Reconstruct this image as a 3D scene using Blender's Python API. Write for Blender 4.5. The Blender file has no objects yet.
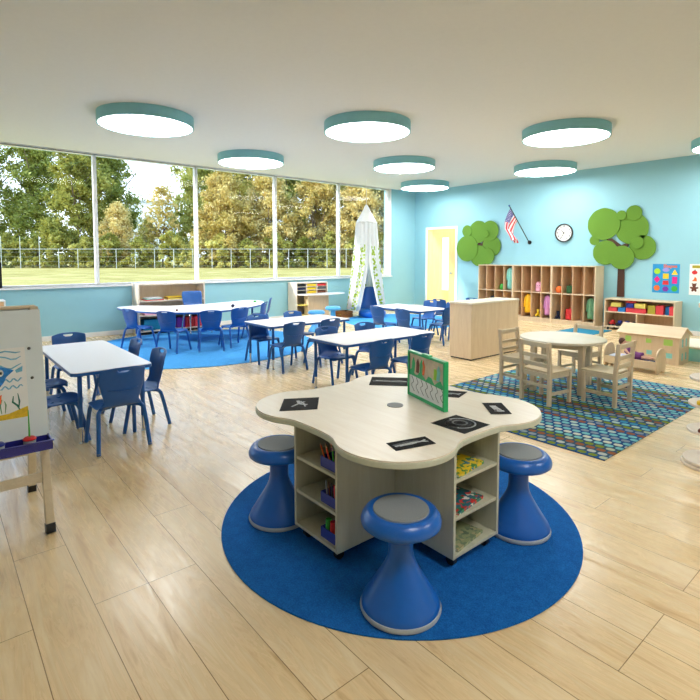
import bpy, bmesh, math, random
from mathutils import Vector, Matrix
random.seed(7)
PI = math.pi
scn = bpy.context.scene
C = scn.collection

# ------------------------------------------------------------------ helpers
def lin(c):
    c = c / 255.0
    return c / 12.92 if c <= 0.04045 else ((c + 0.055) / 1.055) ** 2.4
def rgb(r, g, b): return (lin(r), lin(g), lin(b), 1.0)

class NT:
    def __init__(self, name):
        self.m = bpy.data.materials.new(name); self.m.use_nodes = True
        self.t = self.m.node_tree; self.n = self.t.nodes; self.l = self.t.links
        self.b = self.n['Principled BSDF']; self.out = self.n['Material Output']
    def add(self, kind, **kw):
        o = self.n.new(kind)
        for k, v in kw.items():
            if k.startswith('i_'): o.inputs[k[2:].replace('_', ' ')].default_value = v
            else: setattr(o, k, v)
        return o
    def link(self, a, b): self.l.new(a, b)
    def math(self, op, a, b=None):
        o = self.n.new('ShaderNodeMath'); o.operation = op
        for i, v in enumerate((a, b)):
            if v is None: continue
            if isinstance(v, (int, float)): o.inputs[i].default_value = v
            else: self.link(v, o.inputs[i])
        return o.outputs[0]
    def ramp(self, fac, stops, interp='LINEAR'):
        o = self.n.new('ShaderNodeValToRGB'); o.color_ramp.interpolation = interp
        e = o.color_ramp.elements
        while len(e) < len(stops): e.new(0.5)
        for i, (p, c) in enumerate(stops): e[i].position = p; e[i].color = c
        self.link(fac, o.inputs[0]); return o.outputs[0]
    def mix(self, fac, a, b, blend='MIX'):
        o = self.n.new('ShaderNodeMix'); o.data_type = 'RGBA'; o.blend_type = blend
        for s, v in ((o.inputs[0], fac), (o.inputs[6], a), (o.inputs[7], b)):
            if isinstance(v, (int, float, tuple)): s.default_value = v
            else: self.link(v, s)
        return o.outputs[2]
    def coord(self, scale=(1, 1, 1), space='Object', rot=(0, 0, 0)):
        tc = self.n.new('ShaderNodeTexCoord'); mp = self.n.new('ShaderNodeMapping')
        mp.inputs['Scale'].default_value = scale; mp.inputs['Rotation'].default_value = rot
        self.link(tc.outputs[space], mp.inputs[0]); return mp.outputs[0]
    def noise(self, vec, scale, detail=4, rough=0.5, dist=0.0):
        o = self.n.new('ShaderNodeTexNoise'); o.inputs['Scale'].default_value = scale
        o.inputs['Detail'].default_value = detail; o.inputs['Roughness'].default_value = rough
        o.inputs['Distortion'].default_value = dist
        self.link(vec, o.inputs['Vector']); return o.outputs['Fac']
    def bump(self, h, strength=0.2, dist=0.01):
        o = self.n.new('ShaderNodeBump'); o.inputs['Strength'].default_value = strength
        o.inputs['Distance'].default_value = dist
        self.link(h, o.inputs['Height']); self.link(o.outputs[0], self.b.inputs['Normal'])

def plain(name, col, rough=0.5, var=0.04, scale=20.0, metal=0.0, bump=0.0, spec=None):
    m = NT(name); v = m.coord()
    n = m.noise(v, scale, 3)
    a = tuple(c * (1 - var) for c in col[:3]) + (1,); b = tuple(min(1, c * (1 + var)) for c in col[:3]) + (1,)
    m.link(m.ramp(n, [(0.3, a), (0.7, b)]), m.b.inputs['Base Color'])
    m.b.inputs['Roughness'].default_value = rough; m.b.inputs['Metallic'].default_value = metal
    if spec is not None: m.b.inputs['Specular IOR Level'].default_value = spec
    if bump: m.bump(n, bump, 0.004)
    return m.m

def wood(name, col, dark, axis='Z', scale=1.0, rough=0.45, cont=1.0):
    m = NT(name)
    s = {'X': (1.2, 14, 14), 'Y': (14, 1.2, 14), 'Z': (14, 14, 1.2)}[axis]
    v = m.coord(tuple(k * scale for k in s))
    n = m.noise(v, 1.6, 6, 0.6, 0.6)
    fine = m.noise(m.coord(tuple(k * scale * 5 for k in s)), 2.0, 3, 0.6)
    f = m.math('ADD', m.math('MULTIPLY', n, 0.7), m.math('MULTIPLY', fine, 0.3))
    m.link(m.ramp(f, [(0.5 - 0.22 / cont, dark), (0.5 + 0.16 / cont, col)]), m.b.inputs['Base Color'])
    m.b.inputs['Roughness'].default_value = rough
    m.bump(f, 0.05, 0.002)
    return m.m

M = {}
M['maple'] = wood('pale_maple', rgb(232, 212, 182), rgb(214, 190, 156))
M['mapleX'] = wood('pale_maple_across', rgb(232, 212, 182), rgb(216, 194, 160), 'X')
M['mapletop'] = wood('whitened_maple_top', rgb(238, 230, 214), rgb(226, 214, 194), 'X', rough=0.35)
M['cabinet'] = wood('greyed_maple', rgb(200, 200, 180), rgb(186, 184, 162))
M['edge'] = plain('cabinet_edge', rgb(196, 200, 180), 0.4)
M['beech'] = wood('pale_beech', rgb(226, 210, 180), rgb(206, 188, 156), 'X', 1.5)
M['locker'] = wood('locker_wood', rgb(222, 186, 148), rgb(198, 158, 120))
M['whiteply'] = wood('cream_laminate', rgb(240, 228, 212), rgb(230, 214, 194))
M['doorwood'] = wood('door_birch', rgb(230, 208, 142), rgb(218, 190, 122))
M['trunk'] = wood('dark_walnut_felt', rgb(78, 42, 24), rgb(58, 30, 16))
M['chairblue'] = plain('navy_blue_plastic', rgb(28, 92, 170), 0.34, 0.03, 30)
M['legblue'] = plain('blue_enamel_steel', rgb(30, 94, 170), 0.3, 0.03, 30)
M['stoolblue'] = plain('royal_blue_plastic', rgb(22, 98, 190), 0.28, 0.03, 30)
M['paleblue'] = plain('sky_blue_plastic', rgb(70, 160, 225), 0.35)
M['deepblue'] = plain('deep_blue_plastic', rgb(40, 60, 160), 0.35)
M['traypurple'] = plain('indigo_plastic', rgb(44, 46, 140), 0.3)
M['greypad'] = plain('grey_rubber_pad', rgb(140, 146, 150), 0.6, 0.06, 200, bump=0.1)
M['greyring'] = plain('pale_grey_rubber', rgb(176, 184, 190), 0.6)
M['chrome'] = plain('polished_chrome', rgb(215, 218, 222), 0.15, 0.01, metal=1.0)
M['black'] = plain('black_plastic', rgb(18, 18, 20), 0.4)
M['xray'] = plain('black_film', rgb(16, 16, 18), 0.75, 0.3, 60, spec=0.15)
M['xwhite'] = plain('film_grey_white', rgb(190, 194, 198), 0.8, 0.25, 120, spec=0.1)
M['xgrey'] = plain('film_mid_grey', rgb(96, 98, 102), 0.8, 0.4, 120, spec=0.1)
M['laminate'] = plain('white_grey_laminate', rgb(240, 238, 240), 0.28, 0.02, 60)
M['whitepaint'] = plain('white_paint', rgb(240, 242, 244), 0.4, 0.01)
M['ceiling'] = plain('ceiling_paint', rgb(228, 228, 226), 0.9, 0.01)
M['blind'] = plain('plain_plaster', rgb(225, 232, 232), 0.8, 0.01)
M['wall'] = plain('aqua_wall_paint', rgb(152, 206, 222), 0.6, 0.012, 3)
M['fixture'] = plain('teal_light_rim', rgb(136, 198, 210), 0.5, 0.02)
M['red'] = plain('red_plastic', rgb(214, 44, 48), 0.4)
M['softred'] = plain('coral_red_block', rgb(226, 66, 78), 0.5)
M['yellow'] = plain('yellow_plastic', rgb(242, 206, 40), 0.45)
M['paleyellow'] = plain('pale_yellow_block', rgb(240, 222, 112), 0.5)
M['olive'] = plain('olive_block', rgb(176, 164, 46), 0.5)
M['orange'] = plain('orange_plastic', rgb(240, 112, 40), 0.45)
M['green'] = plain('green_plastic', rgb(60, 176, 60), 0.45)
M['darkgreen'] = plain('dark_green_cloth', rgb(44, 92, 52), 0.8)
M['sagecoat'] = plain('sage_green_cloth', rgb(112, 160, 120), 0.85, 0.1)
M['tealcoat'] = plain('mint_cloth', rgb(140, 212, 200), 0.85, 0.08)
M['pink'] = plain('pink_cloth', rgb(242, 178, 206), 0.8, 0.06)
M['mauve'] = plain('mauve_cloth', rgb(206, 140, 196), 0.85, 0.08)
M['yellowcoat'] = plain('yellow_raincoat', rgb(246, 190, 24), 0.5, 0.06)
M['navycloth'] = plain('navy_cloth', rgb(36, 44, 76), 0.85)
M['purple'] = plain('purple_plastic', rgb(116, 44, 160), 0.45)
M['violet'] = plain('violet_cloth', rgb(120, 60, 130), 0.8)
M['magenta'] = plain('magenta_ink', rgb(222, 16, 140), 0.6)
M['lavender'] = plain('lavender_ink', rgb(150, 150, 226), 0.6)
M['posterblue'] = plain('poster_blue', rgb(26, 150, 214), 0.5)
M['limegreen'] = plain('lime_ink', rgb(160, 214, 50), 0.6)
M['boardgreen'] = plain('emerald_frame', rgb(24, 176, 104), 0.35)
M['brown'] = plain('brown_ink', rgb(110, 60, 40), 0.6)
M['skin'] = plain('doll_skin', rgb(222, 172, 150), 0.5)
M['hair'] = plain('doll_hair', rgb(84, 48, 40), 0.7)
M['palegreen'] = plain('pale_green_acrylic', rgb(186, 232, 120), 0.2, .03)
M['paleteal'] = plain('pale_teal_acrylic', rgb(150, 226, 226), 0.2, .03)
M['crate'] = wood('brown_crate_wood', rgb(168, 112, 58), rgb(128, 80, 38), 'Y')
M['tealmat'] = plain('teal_mat', rgb(14, 130, 166), 0.8)
M['paper'] = plain('white_paper', rgb(240, 242, 242), 0.7, 0.01)
M['drybrd'] = plain('pale_grey_board', rgb(226, 236, 240), 0.5, 0.01)
M['paintblue'] = plain('bright_blue_paint', rgb(24, 128, 210), 0.6, 0.3, 60)
M['paintsea'] = plain('sea_blue_wash', rgb(110, 180, 210), 0.6, 0.2, 40)
M['paintnavy'] = plain('navy_paint', rgb(20, 60, 140), 0.6)
M['sand'] = plain('ochre_paint', rgb(228, 190, 30), 0.6, 0.15, 60)
M['weed'] = plain('weed_green_paint', rgb(20, 110, 90), 0.6)
M['bark'] = plain('tree_bark', rgb(120, 104, 84), 0.9, 0.3, 3)
M['post'] = plain('galvanised_post', rgb(214, 216, 206), 0.5)
M['felt'] = plain('felt_green', rgb(100, 144, 50), 0.95, 0.12, 160, bump=0.3)

def carpet(name, a, b):
    m = NT(name); v = m.coord()
    n = m.noise(v, 170, 4, 0.7); n2 = m.noise(v, 18, 3)
    f = m.math('ADD', m.math('MULTIPLY', n, 0.8), m.math('MULTIPLY', n2, 0.2))
    m.link(m.ramp(f, [(0.36, a), (0.64, b)]), m.b.inputs['Base Color'])
    m.b.inputs['Roughness'].default_value = 0.97; m.b.inputs['Specular IOR Level'].default_value = 0.15
    m.bump(n, 0.5, 0.006); return m.m
M['carpet'] = carpet('blue_carpet', rgb(12, 78, 154), rgb(32, 118, 200))
M['carpetsunlit'] = carpet('sunlit_blue_carpet', rgb(52, 138, 206), rgb(86, 168, 232))  # same blue carpet with the sunlight put into its colour

def stripe_rug():
    m = NT('dotted_stripe_rug')
    tc = m.add('ShaderNodeTexCoord'); sp = m.add('ShaderNodeSeparateXYZ'); m.link(tc.outputs['Object'], sp.inputs[0])
    sx, sy = 0.080, 0.068
    vy = m.math('DIVIDE', sp.outputs[1], sy); row = m.math('FLOOR', vy); fy = m.math('SUBTRACT', m.math('FRACT', vy), 0.5)
    odd = m.math('MULTIPLY', m.math('MODULO', m.math('ABSOLUTE', row), 2.0), 0.5)
    vx = m.math('ADD', m.math('DIVIDE', sp.outputs[0], sx), odd); col = m.math('FLOOR', vx); fx = m.math('SUBTRACT', m.math('FRACT', vx), 0.5)
    d = m.math('ADD', m.math('POWER', m.math('ABSOLUTE', fx), 2.6), m.math('POWER', m.math('ABSOLUTE', fy), 2.6))
    dot = m.math('LESS_THAN', d, 0.088)
    r = m.math('FRACT', m.math('ADD', m.math('DIVIDE', row, 15.0), 0.0333))
    cy, wh, gy, gr, br, sk = rgb(124, 200, 210), rgb(212, 220, 206), rgb(134, 152, 172), rgb(122, 142, 40), rgb(150, 92, 56), rgb(60, 150, 196)
    seq = [wh, cy, gy, cy, cy, br, gy, gr, cy, sk, gr, gy, br, gr, cy]
    c = m.ramp(r, [(i / 15.0, s) for i, s in enumerate(seq)], 'CONSTANT')
    cell = m.add('ShaderNodeTexWhiteNoise'); cell.noise_dimensions = '2D'
    cb = m.add('ShaderNodeCombineXYZ'); m.link(row, cb.inputs[0]); m.link(col, cb.inputs[1]); m.link(cb.outputs[0], cell.inputs['Vector'])
    alt = m.ramp(cell.outputs['Value'], [(0, cy), (0.33, sk), (0.66, wh)], 'CONSTANT')
    c = m.mix(m.math('MULTIPLY', m.math('GREATER_THAN', cell.outputs['Value'], 0.86), 0.6), c, alt)
    base = m.ramp(r, [(0, rgb(26, 82, 140)), (6.9 / 15, rgb(60, 86, 90)), (8 / 15, rgb(26, 82, 140)), (11 / 15., rgb(48, 84, 110))], 'CONSTANT')
    full = m.mix(dot, base, c)
    n = m.noise(tc.outputs['Object'], 220, 3)
    full = m.mix(0.35, full, m.ramp(n, [(0.3, (0.25, 0.25, 0.25, 1)), (0.7, (1, 1, 1, 1))]), 'MULTIPLY')
    m.link(full, m.b.inputs['Base Color']); m.b.inputs['Roughness'].default_value = 0.95
    m.b.inputs['Specular IOR Level'].default_value = 0.15
    m.bump(n, 0.3, 0.004); return m.m
M['stripes'] = stripe_rug()

def floor_mat():
    m = NT('maple_plank_floor'); v = m.coord()
    br = m.add('ShaderNodeTexBrick'); br.offset = 0.37; br.offset_frequency = 3
    m.link(v, br.inputs['Vector'])
    br.inputs['Scale'].default_value = 1.0; br.inputs['Brick Width'].default_value = 1.55
    br.inputs['Row Height'].default_value = 0.22; br.inputs['Mortar Size'].default_value = 0.0018
    br.inputs['Mortar Smooth'].default_value = 0.3; br.inputs['Bias'].default_value = 0.0
    br.inputs['Color1'].default_value = (0, 0, 0, 1); br.inputs['Color2'].default_value = (1, 1, 1, 1); br.inputs['Mortar'].default_value = (0.5, 0.5, 0.5, 1)
    plank = m.ramp(br.outputs['Color'], [(0.0, rgb(222, 196, 150)), (0.5, rgb(234, 210, 166)), (1.0, rgb(240, 220, 182))])
    # grain: coordinates shifted per plank so the figure breaks at the seams
    sh = m.add('ShaderNodeVectorMath', operation='MULTIPLY_ADD')
    sh.inputs[1].default_value = (9, 5, 3); m.link(br.outputs['Color'], sh.inputs[0]); m.link(v, sh.inputs[2])
    mp = m.add('ShaderNodeMapping'); mp.inputs['Scale'].default_value = (0.7, 6, 6); m.link(sh.outputs[0], mp.inputs[0])
    g = m.noise(mp.outputs[0], 2.2, 7, 0.62, 1.6)
    gr = m.ramp(g, [(0.30, rgb(192, 152, 98)), (0.44, rgb(228, 200, 152)), (0.7, rgb(244, 228, 194))])
    c = m.mix(0.68, plank, gr)
    mp2 = m.add('ShaderNodeMapping'); mp2.inputs['Scale'].default_value = (3, 40, 6); m.link(sh.outputs[0], mp2.inputs[0])
    fine = m.noise(mp2.outputs[0], 2.0, 4, 0.6, 0.4)
    c = m.mix(0.16, c, m.ramp(fine, [(0.3, rgb(205, 180, 142)), (0.6, rgb(250, 240, 222))]), 'MULTIPLY')
    c = m.mix(br.outputs['Fac'], c, rgb(140, 110, 74))
    m.link(c, m.b.inputs['Base Color'])
    m.b.inputs['Roughness'].default_value = 0.22
    m.link(m.ramp(g, [(0.3, (0.34,) * 3 + (1,)), (0.7, (0.2,) * 3 + (1,))]), m.b.inputs['Roughness'])
    m.bump(m.math('SUBTRACT', 1.0, br.outputs['Fac']), 0.25, 0.002)
    return m.m
M['floor'] = floor_mat()

def emit(name, col, s):
    m = NT(name); m.b.inputs['Base Color'].default_value = col
    m.b.inputs['Emission Color'].default_value = col; m.b.inputs['Emission Strength'].default_value = s
    v = m.coord(); n = m.noise(v, 5, 1)
    m.link(m.math('ADD', m.math('MULTIPLY', n, 0.02 * s), s), m.b.inputs['Emission Strength'])
    return m.m
M['lamp'] = emit('lit_diffuser', (1, 0.985, 0.95, 1), 13.5)

def glass_mat(name, tint=(0.97, 0.99, 0.99, 1), gl=0.06):
    m = NT(name); m.n.remove(m.b)
    tr = m.add('ShaderNodeBsdfTransparent'); tr.inputs[0].default_value = tint
    g = m.add('ShaderNodeBsdfGlossy'); g.inputs['Roughness'].default_value = 0.02
    fr = m.add('ShaderNodeFresnel'); fr.inputs[0].default_value = 1.45
    mx = m.add('ShaderNodeMixShader'); m.link(m.math('MULTIPLY', fr.outputs[0], 0.13 if gl else 0.3), mx.inputs[0])
    m.link(tr.outputs[0], mx.inputs[1]); m.link(g.outputs[0], mx.inputs[2]); m.link(mx.outputs[0], m.out.inputs[0])
    return m.m
M['glass'] = glass_mat('window_glass')

def acrylic():
    m = NT('teal_acrylic'); m.b.inputs['Base Color'].default_value = rgb(150, 226, 226)
    m.b.inputs['Roughness'].default_value = 0.15; m.b.inputs['Alpha'].default_value = 0.88
    n = m.noise(m.coord(), 6, 2); m.link(m.ramp(n, [(0.3, rgb(168, 234, 236)), (0.7, rgb(184, 242, 240))]), m.b.inputs['Base Color'])
    return m.m
M['acrylic'] = acrylic()

def leaf_mat(name, stops):
    m = NT(name)
    tc = m.add('ShaderNodeTexCoord'); oi = m.add('ShaderNodeObjectInfo')
    n = m.noise(tc.outputs['Object'], 0.55, 3); n2 = m.noise(tc.outputs['Object'], 4.0, 2)
    f = m.math('ADD', m.math('ADD', m.math('MULTIPLY', n, 0.55), m.math('MULTIPLY', n2, 0.4)), m.math('MULTIPLY', oi.outputs['Random'], 0.22))
    c = m.ramp(f, stops); m.link(c, m.b.inputs['Base Color'])
    m.b.inputs['Roughness'].default_value = 0.6; m.b.inputs['Specular IOR Level'].default_value = 0.2
    tl = m.add('ShaderNodeBsdfTranslucent'); m.link(c, tl.inputs[0])
    mx = m.add('ShaderNodeMixShader'); mx.inputs[0].default_value = 0.3
    m.link(m.b.outputs[0], mx.inputs[1]); m.link(tl.outputs[0], mx.inputs[2]); m.link(mx.outputs[0], m.out.inputs[0])
    return m.m
M['leafgreen'] = leaf_mat('green_leaves', [(0.34, rgb(80, 98, 42)), (0.56, rgb(158, 166, 76)), (0.74, rgb(222, 214, 124))])
M['leafgold'] = leaf_mat('golden_leaves', [(0.34, rgb(112, 110, 50)), (0.54, rgb(200, 176, 92)), (0.74, rgb(246, 226, 156))])
M['leafolive'] = leaf_mat('olive_leaves', [(0.34, rgb(98, 108, 46)), (0.56, rgb(184, 178, 84)), (0.74, rgb(238, 226, 136))])
def grass_mat():
    m = NT('dry_meadow'); v = m.coord((1, 1, 1))
    n = m.noise(m.coord((0.25, 0.25, 1)), 1.2, 5, 0.6, 1.0); n2 = m.noise(v, 6, 4, 0.7)
    f = m.math('ADD', m.math('MULTIPLY', n, 0.6), m.math('MULTIPLY', n2, 0.4))
    m.link(m.ramp(f, [(0.36, rgb(146, 128, 60)), (0.52, rgb(192, 170, 96)), (0.66, rgb(216, 194, 124))]), m.b.inputs['Base Color'])
    m.b.inputs['Roughness'].default_value = 0.95; m.b.inputs['Specular IOR Level'].default_value = 0.1
    return m.m
M['grass'] = grass_mat()

def canopy_mat():
    m = NT('leaf_print_voile')
    tc = m.add('ShaderNodeTexCoord'); mp = m.add('ShaderNodeMapping'); m.link(tc.outputs['UV'], mp.inputs[0])
    mp.inputs['Scale'].default_value = (46, 30, 1)
    vo = m.add('ShaderNodeTexVoronoi'); vo.voronoi_dimensions = '2D'; vo.inputs['Scale'].default_value = 1.0
    m.link(mp.outputs[0], vo.inputs['Vector'])
    sp = m.add('ShaderNodeSeparateXYZ'); m.link(tc.outputs['UV'], sp.inputs[0])
    stem = m.math('LESS_THAN', m.math('ABSOLUTE', m.math('SUBTRACT', m.math('FRACT', m.math('MULTIPLY', sp.outputs[0], 7.0)), 0.5)), 0.22)
    low = m.math('LESS_THAN', sp.outputs[1], 0.74)
    dot = m.math('MULTIPLY', m.math('MULTIPLY', m.math('LESS_THAN', vo.outputs['Distance'], 0.40), stem), low)
    c = m.mix(dot, rgb(246, 248, 248), rgb(176, 206, 64)); m.link(c, m.b.inputs['Base Color'])
    m.b.inputs['Roughness'].default_value = 0.8
    tl = m.add('ShaderNodeBsdfTranslucent'); m.link(c, tl.inputs[0])
    mx = m.add('ShaderNodeMixShader'); mx.inputs[0].default_value = 0.35
    m.link(m.b.outputs[0], mx.inputs[1]); m.link(tl.outputs[0], mx.inputs[2]); m.link(mx.outputs[0], m.out.inputs[0])
    return m.m
M['voile'] = canopy_mat()

def flag_mat():
    m = NT('striped_flag_cloth')
    tc = m.add('ShaderNodeTexCoord'); sp = m.add('ShaderNodeSeparateXYZ'); m.link(tc.outputs['UV'], sp.inputs[0])
    u, v = sp.outputs[0], sp.outputs[1]      # u along the fly, v along the hoist
    st = m.math('LESS_THAN', m.math('MODULO', m.math('MULTIPLY', v, 13.0), 2.0), 1.0)
    c = m.mix(st, rgb(246, 236, 236), rgb(214, 70, 84))
    can = m.math('MULTIPLY', m.math('LESS_THAN', u, 0.4), m.math('GREATER_THAN', v, 6 / 13))
    mp = m.add('ShaderNodeMapping'); mp.inputs['Scale'].default_value = (22, 15, 1); m.link(tc.outputs['UV'], mp.inputs[0])
    vo = m.add('ShaderNodeTexVoronoi'); vo.voronoi_dimensions = '2D'; vo.inputs['Scale'].default_value = 1.0; vo.inputs['Randomness'].default_value = 0.0
    m.link(mp.outputs[0], vo.inputs['Vector'])
    star = m.math('LESS_THAN', vo.outputs['Distance'], 0.26)
    cc = m.mix(star, rgb(70, 72, 150), rgb(240, 240, 246))
    c = m.mix(can, c, cc); m.link(c, m.b.inputs['Base Color']); m.b.inputs['Roughness'].default_value = 0.75
    return m.m
M['flag'] = flag_mat()

# ------------------------------------------------------------------ mesh helpers
def box(bm, x0, x1, y0, y1, z0, z1, rot=None, loc=None):
    r = bmesh.ops.create_cube(bm, size=1.0); vs = r['verts']
    for v in vs:
        v.co = Vector((x0 + (v.co.x + .5) * (x1 - x0), y0 + (v.co.y + .5) * (y1 - y0), z0 + (v.co.z + .5) * (z1 - z0)))
        if rot is not None: v.co = rot @ v.co
        if loc is not None: v.co += Vector(loc)
    return vs
def cyl(bm, x, y, z0, z1, r, r2=None, n=32):
    res = bmesh.ops.create_cone(bm, cap_ends=True, segments=n, radius1=r, radius2=r if r2 is None else r2, depth=z1 - z0,
                                matrix=Matrix.Translation((x, y, (z0 + z1) / 2)))
    return res['verts']
def ball(bm, loc, r, sc=(1, 1, 1), n=14):
    res = bmesh.ops.create_uvsphere(bm, u_segments=n, v_segments=max(6, n - 4), radius=r)
    for v in res['verts']: v.co = Vector((v.co.x * sc[0], v.co.y * sc[1], v.co.z * sc[2])) + Vector(loc)
    return res['verts']
def tube(bm, pts, r, n=10, smooth=2, closed=False):
    pts = [Vector(p) for p in pts]
    for _ in range(smooth):      # corner rounding
        q = [pts[0]]
        for a, b in zip(pts[:-1], pts[1:]): q += [a.lerp(b, .25), a.lerp(b, .75)]
        q.append(pts[-1]); pts = q
    rings = []; up = Vector((0.13, 0.31, 0.94)).normalized()
    rr = r if callable(r) else (lambda t: r)
    for i, p in enumerate(pts):
        d = (pts[min(i + 1, len(pts) - 1)] - pts[max(i - 1, 0)])
        if d.length < 1e-9: d = Vector((0, 0, 1))
        d.normalize()
        a = d.cross(up)
        if a.length < 1e-3: a = d.cross(Vector((1, 0, 0)))
        a.normalize(); b = d.cross(a).normalized(); up = -b if False else a.cross(d).normalized()
        k = rr(i / (len(pts) - 1))
        rings.append([bm.verts.new(p + (a * math.cos(t) + b * math.sin(t)) * k) for t in [2 * PI * j / n for j in range(n)]])
    for A, B in zip(rings[:-1], rings[1:]):
        for j in range(n): bm.faces.new((A[j], A[(j + 1) % n], B[(j + 1) % n], B[j]))
    bm.faces.new(rings[0][::-1]); bm.faces.new(rings[-1])
def lathe(bm, prof, n=48, loc=(0, 0, 0)):
    rings = []
    for r, z in prof:
        if r < 1e-5: rings.append([bm.verts.new((loc[0], loc[1], loc[2] + z))])
        else: rings.append([bm.verts.new((loc[0] + r * math.cos(2 * PI * j / n), loc[1] + r * math.sin(2 * PI * j / n), loc[2] + z)) for j in range(n)])
    for A, B in zip(rings[:-1], rings[1:]):
        if len(A) == 1 and len(B) == 1: continue
        for j in range(n):
            k = (j + 1) % n
            if len(A) == 1: bm.faces.new((A[0], B[k], B[j]))
            elif len(B) == 1: bm.faces.new((A[j], A[k], B[0]))
            else: bm.faces.new((A[j], A[k], B[k], B[j]))
def prism(bm, pts, h0, h1, f=None):
    """polygon extruded along z between h0 and h1; f maps (x,y,z) to the final place"""
    f = f or (lambda x, y, z: (x, y, z))
    A = [bm.verts.new(f(x, y, h0)) for x, y in pts]; B = [bm.verts.new(f(x, y, h1)) for x, y in pts]
    n = len(pts)
    for i in range(n): bm.faces.new((A[i], A[(i + 1) % n], B[(i + 1) % n], B[i]))
    bm.faces.new(A[::-1]); bm.faces.new(B)
def obj(name, bm, mat, parent=None, bevel=0.0, smooth=False, sub=0, solid=0.0, loc=None):
    bmesh.ops.recalc_face_normals(bm, faces=bm.faces)
    me = bpy.data.meshes.new(name); bm.to_mesh(me); bm.free()
    mats = mat if isinstance(mat, (list, tuple)) else [mat]
    for k in mats: me.materials.append(M[k] if isinstance(k, str) else k)
    o = bpy.data.objects.new(name, me); C.objects.link(o)
    if parent is not None: o.parent = parent
    if loc is not None: o.location = loc
    if smooth:
        for p in me.polygons: p.use_smooth = True
    if solid:
        s = o.modifiers.new('solid', 'SOLIDIFY'); s.thickness = solid; s.offset = 0
    if bevel:
        b = o.modifiers.new('bevel', 'BEVEL'); b.width = bevel; b.segments = 2; b.limit_method = 'ANGLE'; b.angle_limit = math.radians(40)
        b.harden_normals = False
    if sub:
        s = o.modifiers.new('sub', 'SUBSURF'); s.levels = sub; s.render_levels = sub
    return o
def shade(o, ang=35):
    me = o.data
    for p in me.polygons: p.use_smooth = True
    bm = bmesh.new(); bm.from_mesh(me)
    for e in bm.edges:
        if len(e.link_faces) == 2 and e.calc_face_angle(0) > math.radians(ang): e.smooth = False
    bm.to_mesh(me); bm.free(); return o
def tag(o, label=None, cat=None, group=None, kind=None):
    if label: o['label'] = label
    if cat: o['category'] = cat
    if group: o['group'] = group
    if kind: o['kind'] = kind
    return o
def thing(name, label, cat, loc=(0, 0, 0), rz=0.0, group=None):
    o = bpy.data.objects.new(name, None); C.objects.link(o); o.empty_display_size = 0.1
    o.location = loc; o.rotation_euler = (0, 0, rz); return tag(o, label, cat, group)
def struct(name, parent=None):
    o = bpy.data.objects.new(name, None); C.objects.link(o); o['kind'] = 'structure'; o['label'] = name.replace('_', ' '); return o
def children(o): return [c for c in bpy.data.objects if c.parent == o]
def copy_tree(o, parent=None):
    c = o.copy(); C.objects.link(c); c.parent = parent
    for ch in children(o): copy_tree(ch, c)
    return c
def dup(src, loc, rz, label=None, group=None):
    c = copy_tree(src); c.location = loc; c.rotation_euler = (0, 0, rz)
    if label: c['label'] = label
    if group: c['group'] = group
    return c
def B(): return bmesh.new()
def setlabel(o, l): o['label'] = l; return o

# ------------------------------------------------------------------ camera
H = 1.45
pitch = math.radians(3.3997); yaw = math.radians(50.0048)
cam_d = bpy.data.cameras.new('camera'); cam = bpy.data.objects.new('camera', cam_d); C.objects.link(cam)
cam.location = (9.9888, -10.826, H)
cam.rotation_euler = (PI / 2 - pitch, 0, yaw)
cam_d.sensor_fit = 'HORIZONTAL'; cam_d.sensor_width = 36; cam_d.lens = 505 / 700 * 36
cam_d.shift_y = -(350 - 287) / 700.0
cam_d.clip_end = 600; cam_d.clip_start = 0.05
scn.camera = cam
CX, CY = cam.location.x, cam.location.y
FX, FY = -math.sin(yaw), math.cos(yaw); RX, RY = math.cos(yaw), math.sin(yaw)

# ------------------------------------------------------------------ room shell
ZC = 3.31; X1 = 14.0; Y1 = -15.0
def struct_mesh(name, bm, mat, label, **k):
    o = obj(name, bm, mat, **k); o['kind'] = 'structure'; o['label'] = label; return o
b = B(); box(b, -0.25, X1 + .2, Y1 - .2, .2, -0.1, 0); struct_mesh('floor', b, 'floor', 'pale maple plank floor')
b = B(); box(b, -0.25, X1 + .2, Y1 - .2, .2, ZC, ZC + .12); struct_mesh('ceiling', b, 'ceiling', 'pale ceiling')
b = B(); box(b, -0.25, X1, 0, .2, 0, ZC); struct_mesh('wall_back', b, 'wall', 'aqua wall behind the lockers')
WY0, WY1, WZ0, WZ1 = -14.2, -1.0, 0.94, 3.295
b = B()
box(b, -.25, 0, Y1, 0, 0, WZ0); box(b, -.25, 0, WY1, 0, WZ0, ZC); box(b, -.25, 0, Y1, WY0, WZ0, ZC); box(b, -.25, 0, WY0, WY1, WZ1, ZC)
struct_mesh('wall_left', b, 'wall', 'aqua wall under the long window')
b = B(); box(b, X1, X1 + .2, Y1, .2, 0, ZC); struct_mesh('wall_right', b, 'blind', 'plain wall out of view')
b = B(); box(b, -.25, X1 + .2, Y1 - .2, Y1, 0, ZC); struct_mesh('wall_front', b, 'blind', 'plain wall out of view')
b = B(); box(b, 0, .014, Y1, 0, 0, .085); struct_mesh('baseboard_left', b, 'whitepaint', 'white baseboard under the windows', bevel=.003)
b = B(); box(b, 0.014, .39, -.014, 0, 0, .085); box(b, 1.56, X1, -.014, 0, 0, .085); struct_mesh('baseboard_back', b, 'whitepaint', 'white baseboard along the locker wall', bevel=.003)
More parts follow.
